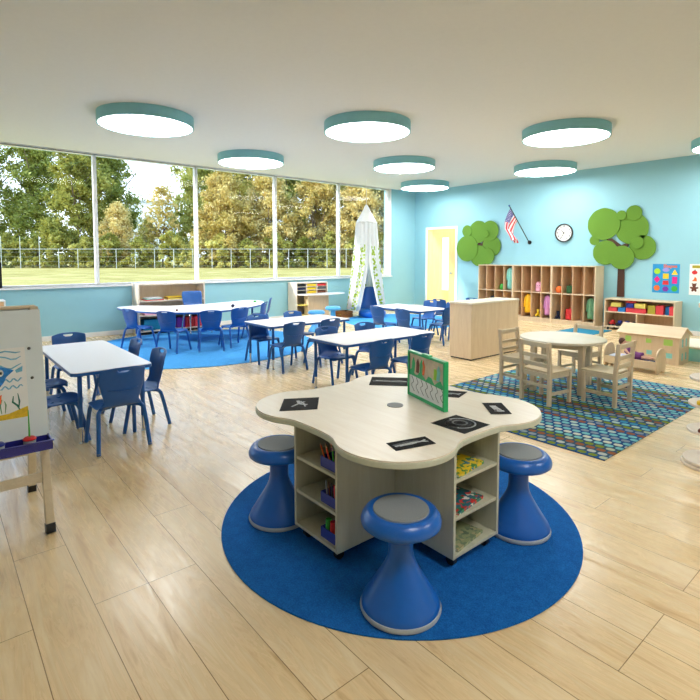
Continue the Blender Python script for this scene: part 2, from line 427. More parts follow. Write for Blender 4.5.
# window sill and surround trim
b = B(); box(b, -.2, .05, WY0, WY1 + .04, WZ0 - .035, WZ0); box(b, -.2, .012, WY1 - .001, WY1 + .03, WZ0, WZ1 + .014); box(b, -.2, .008, WY0, WY1, WZ1, WZ1 + .014)
struct_mesh('trim_1', b, 'whitepaint', 'white window sill and surround', bevel=.003)
MU = [-2.757, -4.626, -6.52, -8.426]
mull = [-1.0, MU[0], MU[1], MU[2], MU[3], -10.25, -12.2, -14.2]
for i in range(len(mull) - 1):
    a, c = mull[i + 1], mull[i]; w = struct('window_%d' % (i + 1))
    w['label'] = 'tall window bay with white mullions'
    b = B(); t = .03
    box(b, -.14, -.05, a, a + t, WZ0, WZ1); box(b, -.14, -.05, c - t, c, WZ0, WZ1)
    box(b, -.14, -.05, a + t, c - t, WZ0, WZ0 + .03); box(b, -.14, -.05, a + t, c - t, WZ1 - .015, WZ1)
    obj('window_frame', b, 'whitepaint', w, bevel=.003)
    b = B(); box(b, -.1, -.094, a + t, c - t, WZ0 + .03, WZ1 - .015); obj('window_pane', b, 'glass', w)
# door
d = struct('door_1'); d['label'] = 'pale birch door with tall narrow glass'
b = B(); t = .06
box(b, .43, .49, -.03, .02, 0, 2.27); box(b, 1.47, 1.53, -.03, .02, 0, 2.27); box(b, .49, 1.47, -.03, .02, 2.21, 2.27)
obj('door_frame', b, 'whitepaint', d, bevel=.004)
b = B(); gx0, gx1, gz0, gz1 = 1.02, 1.25, .55, 1.98
box(b, .49, gx0, -.018, .0, .01, 2.21); box(b, gx1, 1.47, -.018, .0, .01, 2.21); box(b, gx0, gx1, -.018, .0, .01, gz0); box(b, gx0, gx1, -.018, .0, gz1, 2.21)
obj('door_panel', b, 'doorwood', d)
b = B(); box(b, gx0, gx1, -.012, -.004, gz0, gz1); obj('glass_strip', b, plain('frosted_glass', rgb(236, 244, 248), 0.2, 0.02), d)
b = B(); cyl(b, 0, 0, 0, .05, .025, n=16)
for v in b.verts: v.co = Vector((1.36 + v.co.x, -.018 - v.co.z, 1.02 + v.co.y))
tube(b, [(1.36, -.06, 1.02), (1.24, -.065, 1.02)], .01, 8, 0); obj('door_handle', b, 'chrome', d)

# ------------------------------------------------------------------ ceiling lights
lamps = [((1.57, -6.15), 'flat round ceiling light over the window side, nearest the second mullion'),
         ((3.02, -3.60), 'middle-distance round ceiling light between the window tent and the far corner'),
         ((1.36, -1.13), 'smallest and farthest round ceiling light, near the corner of the two walls'),
         ((4.56, -1.09), 'round ceiling light over the left end of the locker wall'),
         ((6.28, -3.62), 'large round ceiling light in front of the lockers, toward the right'),
         ((4.67, -6.05), 'large round ceiling light at top centre of the photo'),
         ((3.05, -8.52), 'large round ceiling light at top left above the window'),
         ((7.75, -1.07), 'round ceiling light cut by the right edge of the photo')]
lamps += [((x, y), 'added fill light shaped as a round ceiling light, out of view, ' + w) for x, y, w in
          ((11.3, -6.6, 'toward the right wall'), (10.6, -9.4, 'above the viewer'))]  # unseen fill lights, added to brighten the foreground
proto = None
for (x, y), lab in lamps:
    if proto is None:
        proto = thing('ceiling_light', lab, 'ceiling light', (x, y, ZC), 0, 'round ceiling lights with teal rims')
        b = B(); r = .60
        lathe(b, [(0, -.001), (r, -.001), (r, -.135), (r - .02, -.14), (r - .02, -.125), (0, -.125)], 64)
        shade(obj('lamp_rim', b, 'fixture', proto), 40)
        b = B(); lathe(b, [(0, -.126), (r - .021, -.126), (r - .021, -.133), (0, -.134)], 64); shade(obj('diffuser', b, 'lamp', proto), 40)
    else: dup(proto, (x, y, ZC), 0, lab)

# ------------------------------------------------------------------ rugs
def disc_rug(name, x, y, r, mat, lab, h=.008, ry=None):
    b = B(); n = 96; prism(b, [(r * math.cos(2 * PI * i / n), (ry or r) * math.sin(2 * PI * i / n)) for i in range(n)], 0, h)
    return tag(obj(name, b, mat, bevel=.003, loc=(x, y, 0.0)), lab, 'rug')
disc_rug('round_rug', 8.02, -8.83, .965, 'carpet', 'round royal blue rug under the clover-shaped table')
disc_rug('round_rug', 2.12, -7.4, 1.72, 'carpetsunlit', 'large round sunlit-toned blue rug under the kidney table by the windows', ry=1.88)
disc_rug('round_rug', 2.0, -2.55, 1.34, 'carpetsunlit', 'round sunlit-toned blue rug in front of the white canopy')
b = B(); box(b, -1.02, 1.02, -1.365, 1.365, 0, .007)
tag(obj('striped_rug', b, 'stripes', bevel=.002, loc=(7.44, -5.815, 0)), 'rectangular blue rug with rows of coloured dots under the round wooden table', 'rug')
b = B(); box(b, -.33, .33, -.5, .5, 0, .012)
tag(obj('floor_mat', b, 'tealmat', bevel=.003, loc=(5.42, -1.05, 0)), 'small teal mat on the floor in front of the lockers', 'mat')

# ------------------------------------------------------------------ blue plastic chair
def make_chair(label, group):
    t = thing('school_chair', label, 'chair', group=group)
    # shell: profile points (y forward, z up), from seat front to back top, with half widths
    prof = [(.185, .318, .155), (.175, .335, .17), (.12, .345, .178), (.04, .340, .178), (-.05, .332, .172), (-.11, .334, .16), (-.145, .35, .142),
            (-.163, .38, .120), (-.172, .42, .136), (-.178, .47, .150), (-.186, .52, .16), (-.196, .57, .163), (-.206, .605, .163), (-.215, .628, .16), (-.222, .645, .148)]
    cols = 12; b = B(); G = []
    for k, (y, z, w) in enumerate(prof):
        row = []
        for j in range(cols + 1):
            u = -1 + 2 * j / cols
            if k <= 5: yy, zz = y - (.03 * u * u if k < 2 else 0), z - (.02 * (1 - u * u) if 1 < k < 5 else 0) - (.012 * u ** 8)
            else: yy, zz = y + .035 * u * u, z - (.03 * abs(u) ** 4 if k == len(prof) - 1 else 0)
            x = w * u
            row.append(b.verts.new((x, yy, zz)))
        G.append(row)
    hole = {(12, 5), (12, 6), (12, 4), (12, 7)}
    for j in (4, 8):
        G[12][j].co.x *= 0.62; G[12][j].co.z -= -.006
    for k in range(len(prof) - 1):
        for j in range(cols):
            if (k, j) in hole: continue
            b.faces.new((G[k][j], G[k][j + 1], G[k + 1][j + 1], G[k + 1][j]))
    obj('seat_shell', b, 'chairblue', t, smooth=True, solid=.010, sub=1)
    b = B()   # moulded ridge across the back
    tube(b, [(-.11, -.166, .475), (-.05, -.186, .466), (0, -.190, .464), (.05, -.186, .466), (.11, -.166, .475)], .0045, 6, 1)
    obj('back_ridge', b, 'chairblue', t, smooth=True)
    for sx in (-1, 1):
        for sy in (1, -1):
            b = B()
            tube(b, [(sx * .06, sy * .03 - .01, .318), (sx * .115, sy * .06, .318), (sx * .158, sy * .115, .316), (sx * .165, sy * .135, .26), (sx * .182, sy * .188, .012)], .0155, 10, 2)
            lg = obj('leg', b, 'legblue', t, smooth=True)
            b = B(); cyl(b, sx * .182, sy * .188, 0.0, .03, .014, .0125, n=12); obj('glide', b, 'chrome', lg, smooth=False)
    return t
G_T = {'1': 'blue chairs at the near-left table', '2': 'blue chairs at the left of the two middle tables', '3': 'blue chairs at the right of the two middle tables',
       '4': 'blue chairs at the far table near the door', 'k': 'blue chairs around the kidney table'}
def face(deg): return math.radians(deg)      # chair looks along +Y at 0
W, E_, N, S = PI / 2, -PI / 2, 0.0, PI       # looks toward -X, +X, +Y, -Y
chairs = [
 (5.90, -9.74, W, 'blue chair at the near end of the near-left table, its back to the viewer', '1'),
 (5.52, -9.455, S + .03, 'blue chair seen side-on right of the near-left table, the closer of two', '1'),
 (4.84, -9.445, S, 'blue chair seen side-on right of the near-left table, the farther of two', '1'),
 (5.50, -10.08, N, 'blue chair half hidden by the easel, nearer the viewer of the two there', '1'),
 (4.88, -10.07, N, 'blue chair half hidden by the easel, farther from the viewer of the two', '1'),
 (4.15, -9.69, E_, 'blue chair at the far end of the near-left table, only its back top shows', '1'),
 (3.90, -7.28, E_, 'blue chair on the window side of the left middle table, left end', '2'),
 (3.86, -6.66, E_, 'blue chair on the window side of the left middle table, only its back top showing', '2'),
 (4.56, -7.32, W, 'blue chair with its back to the viewer at the left middle table', '2'),
 (4.55, -6.74, W, 'blue chair at the right end of the left middle table, back to the viewer', '2'),
 (5.53, -7.30, E_, 'blue chair at the left end of the right middle table, on its window side', '3'),
 (5.52, -6.70, E_, 'blue chair with heart-like cutout peeking over the right middle table on its window side', '3'),
 (6.22, -7.39, W, 'blue chair, back to the viewer, left of the green board behind the clover table', '3'),
 (6.22, -6.80, W, 'blue chair with its back to the viewer, just above the green framed board', '3'),
 (3.88, -4.95, N, 'blue chair at the near side of the far table, directly below the blue bean chair', '4'),
 (4.46, -4.95, N, 'blue chair at the near side of the far table, the right of two', '4'),
 (3.75, -3.80, S, 'blue chair on the far side of the far table, the left of two', '4'),
 (4.25, -3.75, S, 'blue chair on the far side of the far table, close to the door', '4'),
 (4.55, -4.25, W, 'blue chair at the right end of the far table beside the wooden divider', '4'),
 (3.62, -3.05, N, 'blue chair standing farthest back, in front of the birch door', '4'),
 (1.74, -8.28, .35, 'blue chair at the left end of the kidney table, turned to the right', 'k'),
 (2.40, -7.98, .62, 'blue chair, back to the viewer, second from the left at the kidney table', 'k'),
 (2.66, -7.49, 1.2, 'blue chair at the kidney table, back to the viewer, just right of its front leg', 'k'),
 (2.55, -7.03, 1.65, 'blue chair at the front of the kidney table, the last before its right tip', 'k'),
 (1.96, -6.32, 2.3, 'blue chair turned side-on just right of the kidney table tip', 'k'),
 (1.26, -5.80, 2.6, 'blue chair behind the side-on one, rightmost at the kidney table', 'k'),
 (3.88, -2.35, N, 'blue chair behind the wooden divider, only its back top shows', '4'),
]
ch0 = None
for x, y, r, lab, g in chairs:
    zz = .008 if (math.hypot(x - 2.12, (y + 7.4) * .92) < 1.6 or math.hypot(x - 2, y + 2.55) < 1.2) else 0
    if ch0 is None: ch0 = make_chair(lab, G_T[g]); ch0.location = (x, y, zz); ch0.rotation_euler = (0, 0, r)
    else: dup(ch0, (x, y, zz), r, lab, G_T[g])
# large teacher chair between the kidney table and the shelf
t = thing('teacher_chair', 'larger blue chair behind the kidney table in front of the book shelf', 'chair', (.74, -6.90, .008), -PI / 2)
b = B(); prof = [(.2, .43, .2), (.1, .445, .215), (-.1, .44, .21), (-.17, .47, .18), (-.2, .56, .19), (-.22, .68, .205), (-.24, .79, .2)]
G = [[b.verts.new((w * (-1 + j / 4), y + (.03 * (-1 + j / 4) ** 2 if k > 2 else 0), z)) for j in range(9)] for k, (y, z, w) in enumerate(prof)]
for k in range(6):
    for j in range(8): b.faces.new((G[k][j], G[k][j + 1], G[k + 1][j + 1], G[k + 1][j]))
obj('seat_shell', b, 'legblue', t, smooth=True, solid=.014, sub=1)
for sx in (-1, 1):
    for sy in (1, -1):
        b = B(); tube(b, [(sx * .1, sy * .05, .425), (sx * .18, sy * .14, .42), (sx * .21, sy * .22, .0)], .014, 8, 2); obj('leg', b, 'chrome', t, smooth=True)

# ------------------------------------------------------------------ activity tables
def table(label, x0, x1, y0, y1, group, h=.57):
    cx, cy = (x0 + x1) / 2, (y0 + y1) / 2; hx, hy = (x1 - x0) / 2, (y1 - y0) / 2
    t = thing('activity_table', label, 'table', (cx, cy, 0), 0, group)
    def rr(hx, hy, r=.05):
        p = []
        for sx, sy, a in ((1, 1, 0), (-1, 1, 90), (-1, -1, 180), (1, -1, 270)):
            for k in range(7):
                q = math.radians(a + k * 15); p.append((sx * (hx - r) + r * math.cos(q), sy * (hy - r) + r * math.sin(q)))
        return p
    b = B(); prism(b, rr(hx - .003, hy - .003), h - .006, h); obj('tabletop', b, 'laminate', t)
    b = B(); prism(b, rr(hx, hy), h - .03, h - .005); obj('edge_band', b, 'legblue', t, bevel=.004)
    for sx in (-1, 1):
        for sy in (-1, 1):
            px, py = sx * (hx - .07), sy * (hy - .07)
            b = B(); cyl(b, px, py, .13, h - .03, .017, n=16); lg = shade(obj('leg', b, 'legblue', t))
            b = B(); cyl(b, px, py, .02, .13, .013, n=12); cyl(b, px, py, 0, .02, .018, .013, n=12); shade(obj('leg_insert', b, 'chrome', lg))
    b = B(); box(b, -hx + .1, hx - .1, -hy + .08, -hy + .1, h - .055, h - .03); box(b, -hx + .1, hx - .1, hy - .1, hy - .08, h - .055, h - .03)
    obj('under_rail', b, 'black', t)
    return t
GT = 'white-topped rectangular activity tables with blue edges'
table('white rectangular table with blue legs standing at left beside the easel', 4.22, 5.76, -10.02, -9.41, GT)
table('white rectangular table with blue legs at middle left, just right of the big blue rug', 3.76, 4.50, -7.52, -6.20, GT)
table('white rectangular table with blue legs directly behind the clover-shaped table', 5.45, 6.13, -7.64, -6.26, GT)
table('white rectangular table with blue legs farthest back, between canopy and divider', 3.26, 4.50, -4.74, -4.0, GT)

# kidney table
t = thing('kidney_table', 'long white kidney-shaped table with blue edge on the round rug by the windows', 'table', (0, 0, .008))
def bez(pts, n=14):
    out = []
    m = len(pts)
    for i in range(m):
        p0, p1, p2, p3 = pts[i - 1], pts[i], pts[(i + 1) % m], pts[(i + 2) % m]
        for k in range(n):
            s = k / n
            out.append(tuple(0.5 * ((2 * p1[a]) + (-p0[a] + p2[a]) * s + (2 * p0[a] - 5 * p1[a] + 4 * p2[a] - p3[a]) * s * s + (-p0[a] + 3 * p1[a] - 3 * p2[a] + p3[a]) * s ** 3) for a in (0, 1)))
    return out
kid = bez([(.58, -8.28), (1.25, -8.26), (1.95, -7.95), (2.28, -7.40), (2.18, -6.75), (1.72, -6.05), (1.12, -5.68), (.74, -5.80), (.86, -6.3), (.98, -6.9), (.9, -7.5), (.52, -7.9)])
h = .562
kidin = [(1.45 + (x - 1.45) * .995, -6.9 + (y + 6.9) * .995) for x, y in kid]
b = B(); prism(b, kidin, h - .006, h); obj('tabletop', b, 'laminate', t)
b = B(); prism(b, kid, h - .032, h - .005); obj('edge_band', b, 'legblue', t, bevel=.004)
for px, py in ((2.12, -7.45), (1.8, -6.4), (1.05, -8.1), (1.1, -5.9), (1.3, -7.1)):
    b = B(); cyl(b, px, py, .13, h - .03, .018, n=14); lg = shade(obj('leg', b, 'legblue', t))
    b = B(); cyl(b, px, py, 0, .13, .014, n=12); shade(obj('leg_insert', b, 'chrome', lg))
def small(name, label, cat, bm, mat, group=None, **k):
    return tag(obj(name, bm, mat, **k), label, cat, group)
TZ = .5705
b = B(); box(b, 1.2, 1.38, -6.1, -5.86, TZ, TZ + .003); small('paper_sheet', 'thin white paper sheet at the right tip of the kidney table', 'paper', b, 'paper')
b = B(); cyl(b, 1.3, -5.95, TZ + .004, TZ + .03, .03, n=16); small('toy_cup', 'small green cup on the sheet at the right tip of the kidney table', 'cup', b, 'green')
b = B(); cyl(b, 1.9, -7.72, TZ, TZ + .03, .018, n=12); small('toy_piece', 'tiny brown toy piece lying left of centre on the kidney table', 'toy', b, 'brown')
b = B(); ball(b, (1.95, -6.75, TZ + .03), .03); small('toy_piece', 'tiny dark blue toy ball right of centre on the kidney table', 'toy', b, 'navycloth', smooth=True)

# ------------------------------------------------------------------ clover table
CTX, CTY = 8.035, -8.86
t = thing('clover_table', 'pale wooden clover-shaped table on casters with four open shelf cabinets underneath', 'table', (CTX, CTY, .008))
def clover(s=1.0, grow=0.0):
    """flat edge over each cabinet front, a round lobe on each diagonal"""
    F0, HWD, q = .566, .165, .352
    p = []
    for k in range(4):
        a0 = k * PI / 2; loc = [(F0, -HWD), (F0, -HWD * .5), (F0, 0), (F0, HWD * .5), (F0, HWD)]
        t0 = math.atan2(HWD - q, F0 - q); t1 = PI / 2 - t0
        rr_ = math.hypot(HWD - q, F0 - q)
        n = 30
        for i in range(1, n):
            t = t0 + (t1 - t0) * i / n; loc.append((q + rr_ * math.cos(t), q + rr_ * math.sin(t)))
        for x, y in loc:
            d = math.hypot(x, y); x, y = x * (d + grow) / d, y * (d + grow) / d
            p.append((x * math.cos(a0) - y * math.sin(a0), x * math.sin(a0) + y * math.cos(a0)))
    # two smoothing passes round the inner corners
    for _ in range(2):
        n = len(p); p = [((p[i - 1][0] + 2 * p[i][0] + p[(i + 1) % n][0]) / 4, (p[i - 1][1] + 2 * p[i][1] + p[(i + 1) % n][1]) / 4) for i in range(n)]
    return p
h = .620
b = B(); prism(b, clover(1, -.004), h - .008, h); obj('tabletop', b, 'mapletop', t)
b = B(); prism(b, clover(), h - .034, h - .006); obj('edge_band', b, 'edge', t, bevel=.006)
b = B(); cyl(b, 0, 0, h - .001, h + .003, .045, n=32); obj('grommet', b, 'greypad', t)
CW = .177; R0, R1 = .205, .553; Z0, Z1 = .06, h - .034; T = .016
for k in range(4):
    a = k * PI / 2; R = Matrix.Rotation(a, 3, 'Z')
    cab = bpy.data.objects.new('shelf_cabinet', None); C.objects.link(cab); cab.parent = t; cab.rotation_euler = (0, 0, a)
    for q0 in (-CW, CW - T):
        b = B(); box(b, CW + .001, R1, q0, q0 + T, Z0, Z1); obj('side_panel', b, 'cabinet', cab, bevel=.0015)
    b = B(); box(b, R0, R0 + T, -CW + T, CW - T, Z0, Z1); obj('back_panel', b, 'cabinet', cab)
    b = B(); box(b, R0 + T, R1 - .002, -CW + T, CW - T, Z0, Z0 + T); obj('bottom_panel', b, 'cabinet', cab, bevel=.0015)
    for z in (.236, .412):
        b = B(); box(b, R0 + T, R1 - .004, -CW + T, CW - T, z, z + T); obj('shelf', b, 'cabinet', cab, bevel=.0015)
    for sy in (-1, 1):
        b = B(); cyl(b, 0, 0, -.012, .012, .024, n=16)
        for v in b.verts: v.co = Vector((R1 - .05 + v.co.x, sy * (CW - .05) + v.co.z, .0245 + v.co.y))
        box(b, R1 - .065, R1 - .035, sy * (CW - .05) - .016, sy * (CW - .05) + .016, .045, .06)
        obj('caster', b, 'black', cab)
b = B(); box(b, -.17, .17, -.17, .17, .062, .075)
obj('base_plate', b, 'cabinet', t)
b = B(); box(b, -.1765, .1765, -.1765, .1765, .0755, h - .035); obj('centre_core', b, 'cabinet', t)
TT = .008 + h + .0002

# wobble stools
def stool(label, x, y, z, cat='stool', sc=1.0, mb='stoolblue', pad='greypad', hh=.42, group='blue wobble stools around the clover table', det=True):
    t = thing('wobble_stool', label, cat, (x, y, z), 0, group)
    b = B(); lathe(b, [(0, .012), (.160, .012), (.162, .03), (.154, .048), (.138, .072), (.114, .11), (.090, .148), (.069, .185), (.056, .215), (.0505, .245), (.050, hh - .06), (0, hh - .06)], 48)
    shade(obj('pedestal', b, mb, t), 50)
    b = B(); lathe(b, [(0, 0), (.15, 0), (.164, .004), (.168, .014), (.164, .024), (.148, .026), (0, .013)], 48); shade(obj('base_ring', b, 'greyring', t), 50)
    b = B(); lathe(b, [(0, hh - .065), (.06, hh - .065), (.12, hh - .07), (.152, hh - .065), (.163, hh - .055), (.165, hh - .042), (.160, hh - .026), (.148, hh - .01), (.134, hh), (.122, hh - .001), (.116, hh - .004), (0, hh - .004)], 56)
    shade(obj('seat', b, mb, t), 50)
    b = B(); lathe(b, [(0, hh - .004), (.115, hh - .0045), (.113, hh + .002), (.09, hh + .001), (0, hh - .003)], 48); shade(obj('seat_pad', b, pad, t), 50)
    return t
stool('blue wobble stool with grey pad at the left lobe of the clover table', 7.65, -9.375, .008)
stool('blue wobble stool with grey pad in front, its foot at the bottom of the picture', 8.587, -9.378, .008)
stool('blue wobble stool with grey pad at the right lobe of the clover table', 8.566, -8.470, .008)
s1 = stool('sky blue wobble stool in front of the cubby desk, the left of two', 2.16, -5.10, 0, mb='paleblue', pad='paleblue', group='small stools by the cubby desk')
s2 = stool('sky blue wobble stool in front of the cubby desk, the right of two', 1.72, -4.35, 0, mb='paleblue', pad='paleblue', group='small stools by the cubby desk')

# x-ray cards on the clover table: corner quads measured on the table top
def card(label, c, figs):
    """c = four corners; figs = list of (polyline in card uv, radius, material)"""
    z = TT + .0006
    o = B(); ce = Vector((sum(p[0] for p in c) / 4, sum(p[1] for p in c) / 4, 0))
    vs = [(p[0] - ce.x, p[1] - ce.y) for p in c]
    prism(o, vs, 0, .0012)
    q = tag(obj('xray_card', o, 'xray', loc=(ce.x, ce.y, z)), label, 'picture card', 'black x-ray picture cards on the clover table')
    def P(u, v):
        a = Vector(vs[0]).lerp(Vector(vs[1]), u); d = Vector(vs[3]).lerp(Vector(vs[2]), u); return a.lerp(d, v)
    for i, (pl, r, m) in enumerate(figs):
        b = B()
        for (u0, v0), (u1, v1) in zip(pl[:-1], pl[1:]):
            a, e = P(u0, v0), P(u1, v1); dvec = (e - a)
            if dvec.length < 1e-6: continue
            nrm = Vector((-dvec.y, dvec.x)).normalized() * r; ext = dvec.normalized() * r * .5
            prism(b, [tuple(a - nrm - ext), tuple(e - nrm + ext), tuple(e + nrm + ext), tuple(a + nrm - ext)], .0012, .0016 + .0003 * i)
        obj('xray_figure', b, m, q)
    return q
def quad(x, y, wx, wy, ang):
    c, s = math.cos(ang), math.sin(ang)
    return [(x + a * c - e * s, y + a * s + e * c) for a, e in ((-wx, wy), (wx, wy), (wx, -wy), (-wx, -wy))]
fish = [([(.12, .5), (.3, .42), (.5, .38), (.68, .45)], .016, 'xgrey'), ([(.1, .55), (.3, .5), (.55, .47), (.75, .5), (.88, .4)], .005, 'xwhite'), ([(.2, .62), (.35, .6), (.5, .6), (.62, .56)], .003, 'xwhite'), ([(.75, .5), (.9, .62)], .003, 'xwhite')]
bird = [([(.3, .7), (.45, .5), (.6, .35)], .006, 'xwhite'), ([(.42, .25), (.48, .5), (.68, .6)], .009, 'xwhite'), ([(.5, .3), (.6, .5), (.66, .75)], .004, 'xwhite')]
def ring(cx, cy, r, ry=None, a0=0, a1=360, n=26): return [(cx + r * math.cos(math.radians(a0 + (a1 - a0) * i / n)), cy + (ry or r) * math.sin(math.radians(a0 + (a1 - a0) * i / n))) for i in range(n + 1)]
snake = [(ring(.56, .45, .22), .010, 'xgrey'), (ring(.56, .45, .17), .005, 'xwhite'), (ring(.56, .45, .10), .006, 'xgrey'), (ring(.52, .48, .38, .36, -80, 150), .004, 'xwhite'), (ring(.5, .5, .33, .32, 150, 280), .006, 'xwhite')]
foot = [([(.35, .3), (.4, .55), (.45, .75), (.7, .75)], .011, 'xwhite'), ([(.5, .3), (.55, .5), (.62, .65)], .007, 'xwhite'), ([(.3, .8), (.4, .65)], .006, 'xgrey')]
bone = [([(.1, .5), (.35, .45), (.6, .55), (.9, .5)], .02, 'xgrey'), ([(.15, .45), (.35, .5), (.5, .5)], .008, 'xwhite'), ([(.55, .5), (.75, .45), (.9, .5)], .008, 'xwhite')]
card('black x-ray card with a small bird skeleton on the left lobe', [(7.536, -9.267), (7.638, -9.09), (7.818, -9.235), (7.716, -9.412)], bird)
card('black x-ray card with a long fish on the front lobe', [(8.418, -9.30), (8.471, -9.104), (8.561, -9.133), (8.508, -9.329)], fish)
card('largest black x-ray card, with a coiled ring shape, near the middle right', [(8.362, -8.941), (8.363, -8.742), (8.567, -8.738), (8.566, -8.937)], snake)
card('black x-ray card with a small foot-like bone on the right lobe', [(8.321, -8.456), (8.39, -8.37), (8.541, -8.504), (8.472, -8.59)], foot)
card('black x-ray card half hidden behind the green board', [(7.98, -8.42), (8.123, -8.325), (8.17, -8.47), (8.03, -8.56)], fish)
card('black x-ray card with pale bones on the back lobe, left of the green board', [(7.467, -8.513), (7.654, -8.335), (7.802, -8.498), (7.615, -8.676)], bone)

# green framed drawing board standing on the clover table
ax, ay, bx_, by_ = 7.921, -8.624, 8.297, -8.742
L = math.hypot(bx_ - ax, by_ - ay); ang = math.atan2(by_ - ay, bx_ - ax)
t = thing('lacing_board', 'green framed board with zigzag lacing standing upright on the clover table', 'board', ((ax + bx_) / 2, (ay + by_) / 2, TT), ang)
b = B(); hl = L / 2; hb = .268; fw = .014
for x0, x1, z0, z1 in ((-hl, -hl + fw, 0, hb), (hl - fw, hl, 0, hb), (-hl + fw, hl - fw, 0, fw + .004), (-hl + fw, hl - fw, hb - fw, hb)): box(b, x0, x1, -.014, .014, z0, z1)
box(b, -.04, .04, -.012, .012, hb - .001, hb + .006)
obj('board_frame', b, 'boardgreen', t, bevel=.0015)
b = B(); box(b, -hl + fw, hl - fw, -.006, .006, fw, hb - fw); pn = obj('picture_panel', b, plain('beige_card', rgb(206, 190, 164), 0.6, 0.15, 30), t)
fr = lambda x, y, z: (x, -z, y)
def flat(parent, name, pts, mat, d0, d1, f=fr):
    b = B(); prism(b, pts, d0, d1, f); return obj(name, b, mat, parent)
W2 = hl - fw
hills = [(-W2, .118)] + [(-W2 + 2 * W2 * i / 12, .15 + .02 * math.sin(i * 1.9) - .0012 * i) for i in range(13)] + [(W2, .105)]
flat(t, 'green_hills', hills, 'boardgreen', .006, .0075)
flat(t, 'lower_sheet', [(-W2, fw + .004), (W2, fw + .004), (W2, .112), (-W2, .125)], 'paper', .006, .008)
for i in range(7):
    x = -W2 + .03 + i * .052
    b = B(); tube(b, [(x, -.0085, .12), (x + .025, -.0085, .09), (x - .01, -.0085, .07), (x + .03, -.0085, .035)], .0016, 5, 1); obj('lace', b, 'black', t)
for x, c in ((-.14, 'boardgreen'), (-.09, 'brown'), (-.05, 'boardgreen'), (-.03, 'orange'), (.1, 'limegreen'), (.13, 'tealcoat')):
    flat(t, 'figure_patch', [(x - .017, .15), (x + .012, .15), (x + .02, .2), (x + .004, .235 if c != 'limegreen' else .21), (x - .012, .21)], c, .006, .0082)

# supplies in the left cabinet (cabinet facing -Y), books in the right one (facing +X)
def caddy(label, x, y, z):
    t = thing('supply_caddy', label, 'caddy', (x, y, z), 0, 'blue supply caddies in the clover table')
    b = B(); w, dd, hh, th = .068, .068, .052, .004
    box(b, -w, w, -dd, dd, 0, th); box(b, -w, -w + th, -dd, dd, th, hh); box(b, w - th, w, -dd, dd, th, hh)
    box(b, -w + th, w - th, -dd, -dd + th, th, hh); box(b, -w + th, w - th, dd - th, dd, th, hh); box(b, -w + th, w - th, -.002, .002, th, hh)
    obj('tray_body', b, 'deepblue', t, bevel=.002); return t
cx0 = 8.125; cz = [.008 + .076, .008 + .252, .008 + .428]; cyy = -9.325
names = ['bottom', 'middle', 'top']
for i, z in enumerate(cz): caddy('blue caddy of art supplies on the %s shelf of the left cabinet' % names[i], cx0, cyy, z + .0003)
cols = ['green', 'red', 'orange', 'purple', 'yellow', 'paintblue']
def stick(nm, lab, cat, x, y, z, dx, dy, L_, r, m, grp, tip=None):
    b = B(); tube(b, [(0, 0, 0), (dx, dy, L_)], r, 8, 0)
    o = tag(obj(nm, b, m, loc=(x, y, z)), lab, cat, grp)
    if tip: b = B(); tube(b, [(dx, dy, L_), (dx * 1.1, dy * 1.1, L_ + .012)], lambda t: r * (1 - .8 * t), 8, 0); obj('tip', b, tip, o)
for i, m in enumerate(['green', 'red', 'orange']):
    stick('glue_bottle', 'fat %s paint tube standing in the bottom caddy' % m, 'paint tube', cx0 - .038 + .036 * i, cyy - .045, cz[0] + .0045, 0, .004, .085, .0145, m, 'paint tubes in the bottom caddy')
for i, m in enumerate(['greyring', 'brown', 'xgrey', 'red', 'greyring']):
    stick('paintbrush', '%s paintbrush in the middle caddy' % ['first from left, pale', 'brown', 'dark grey', 'red', 'rightmost pale'][i], 'paintbrush', cx0 - .042 + .02 * i, cyy - .045, cz[1] + .0045, -.004 + .002 * i, -.006, .1, .004, m, 'brushes in the middle caddy')
for i, m in enumerate(['orange', 'yellow', 'brown', 'red', 'purple', 'yellow', 'green', 'orange', 'paintblue']):
    stick('colored_pencil', '%s pencil leaning out of the top caddy, number %d from the left' % ({'paintblue': 'blue'}.get(m, m), i + 1), 'pencil', cx0 - .038 + .0095 * i, cyy - .05 + .02 * (i % 3), cz[2] + .0045, -.035 + .006 * i, -.012, .095, .0035, m, 'pencils in the top caddy', tip='skin')
def book(label, x, y, z, wx, wy, h, mat, rot=0, grp=None, extra=None):
    t = thing('picture_book', label, 'book', (x, y, z), rot, grp)
    b = B(); box(b, -wx, wx, -wy, wy, 0, .002); box(b, -wx, wx, -wy, wy, h - .002, h); box(b, -wx, -wx + .002, -wy, wy, .002, h - .002); obj('cover', b, mat, t)
    b = B(); box(b, -wx + .002, wx - .003, -wy + .003, wy - .003, .002, h - .002); obj('pages', b, 'paper', t)
    return t
def blotchy(name, a, b_, c, d):
    m = NT(name); vo = m.add('ShaderNodeTexVoronoi'); vo.inputs['Scale'].default_value = 62; m.link(m.coord(), vo.inputs['Vector'])
    sp = m.add('ShaderNodeSeparateColor'); m.link(vo.outputs['Color'], sp.inputs[0])
    m.link(m.ramp(sp.outputs[0], [(0, a), (.45, b_), (.65, c), (.85, d)], 'CONSTANT'), m.b.inputs['Base Color']); m.b.inputs['Roughness'].default_value = .35
    return m.m
bk = [blotchy('sage_cover', rgb(150, 160, 120), rgb(180, 170, 130), rgb(120, 140, 110), rgb(90, 110, 90)),
      blotchy('farm_cover', rgb(30, 110, 130), rgb(40, 130, 90), rgb(210, 50, 50), rgb(220, 220, 210)),
      blotchy('yellow_cover', rgb(238, 206, 40), rgb(238, 206, 40), rgb(60, 140, 80), rgb(40, 130, 170))]
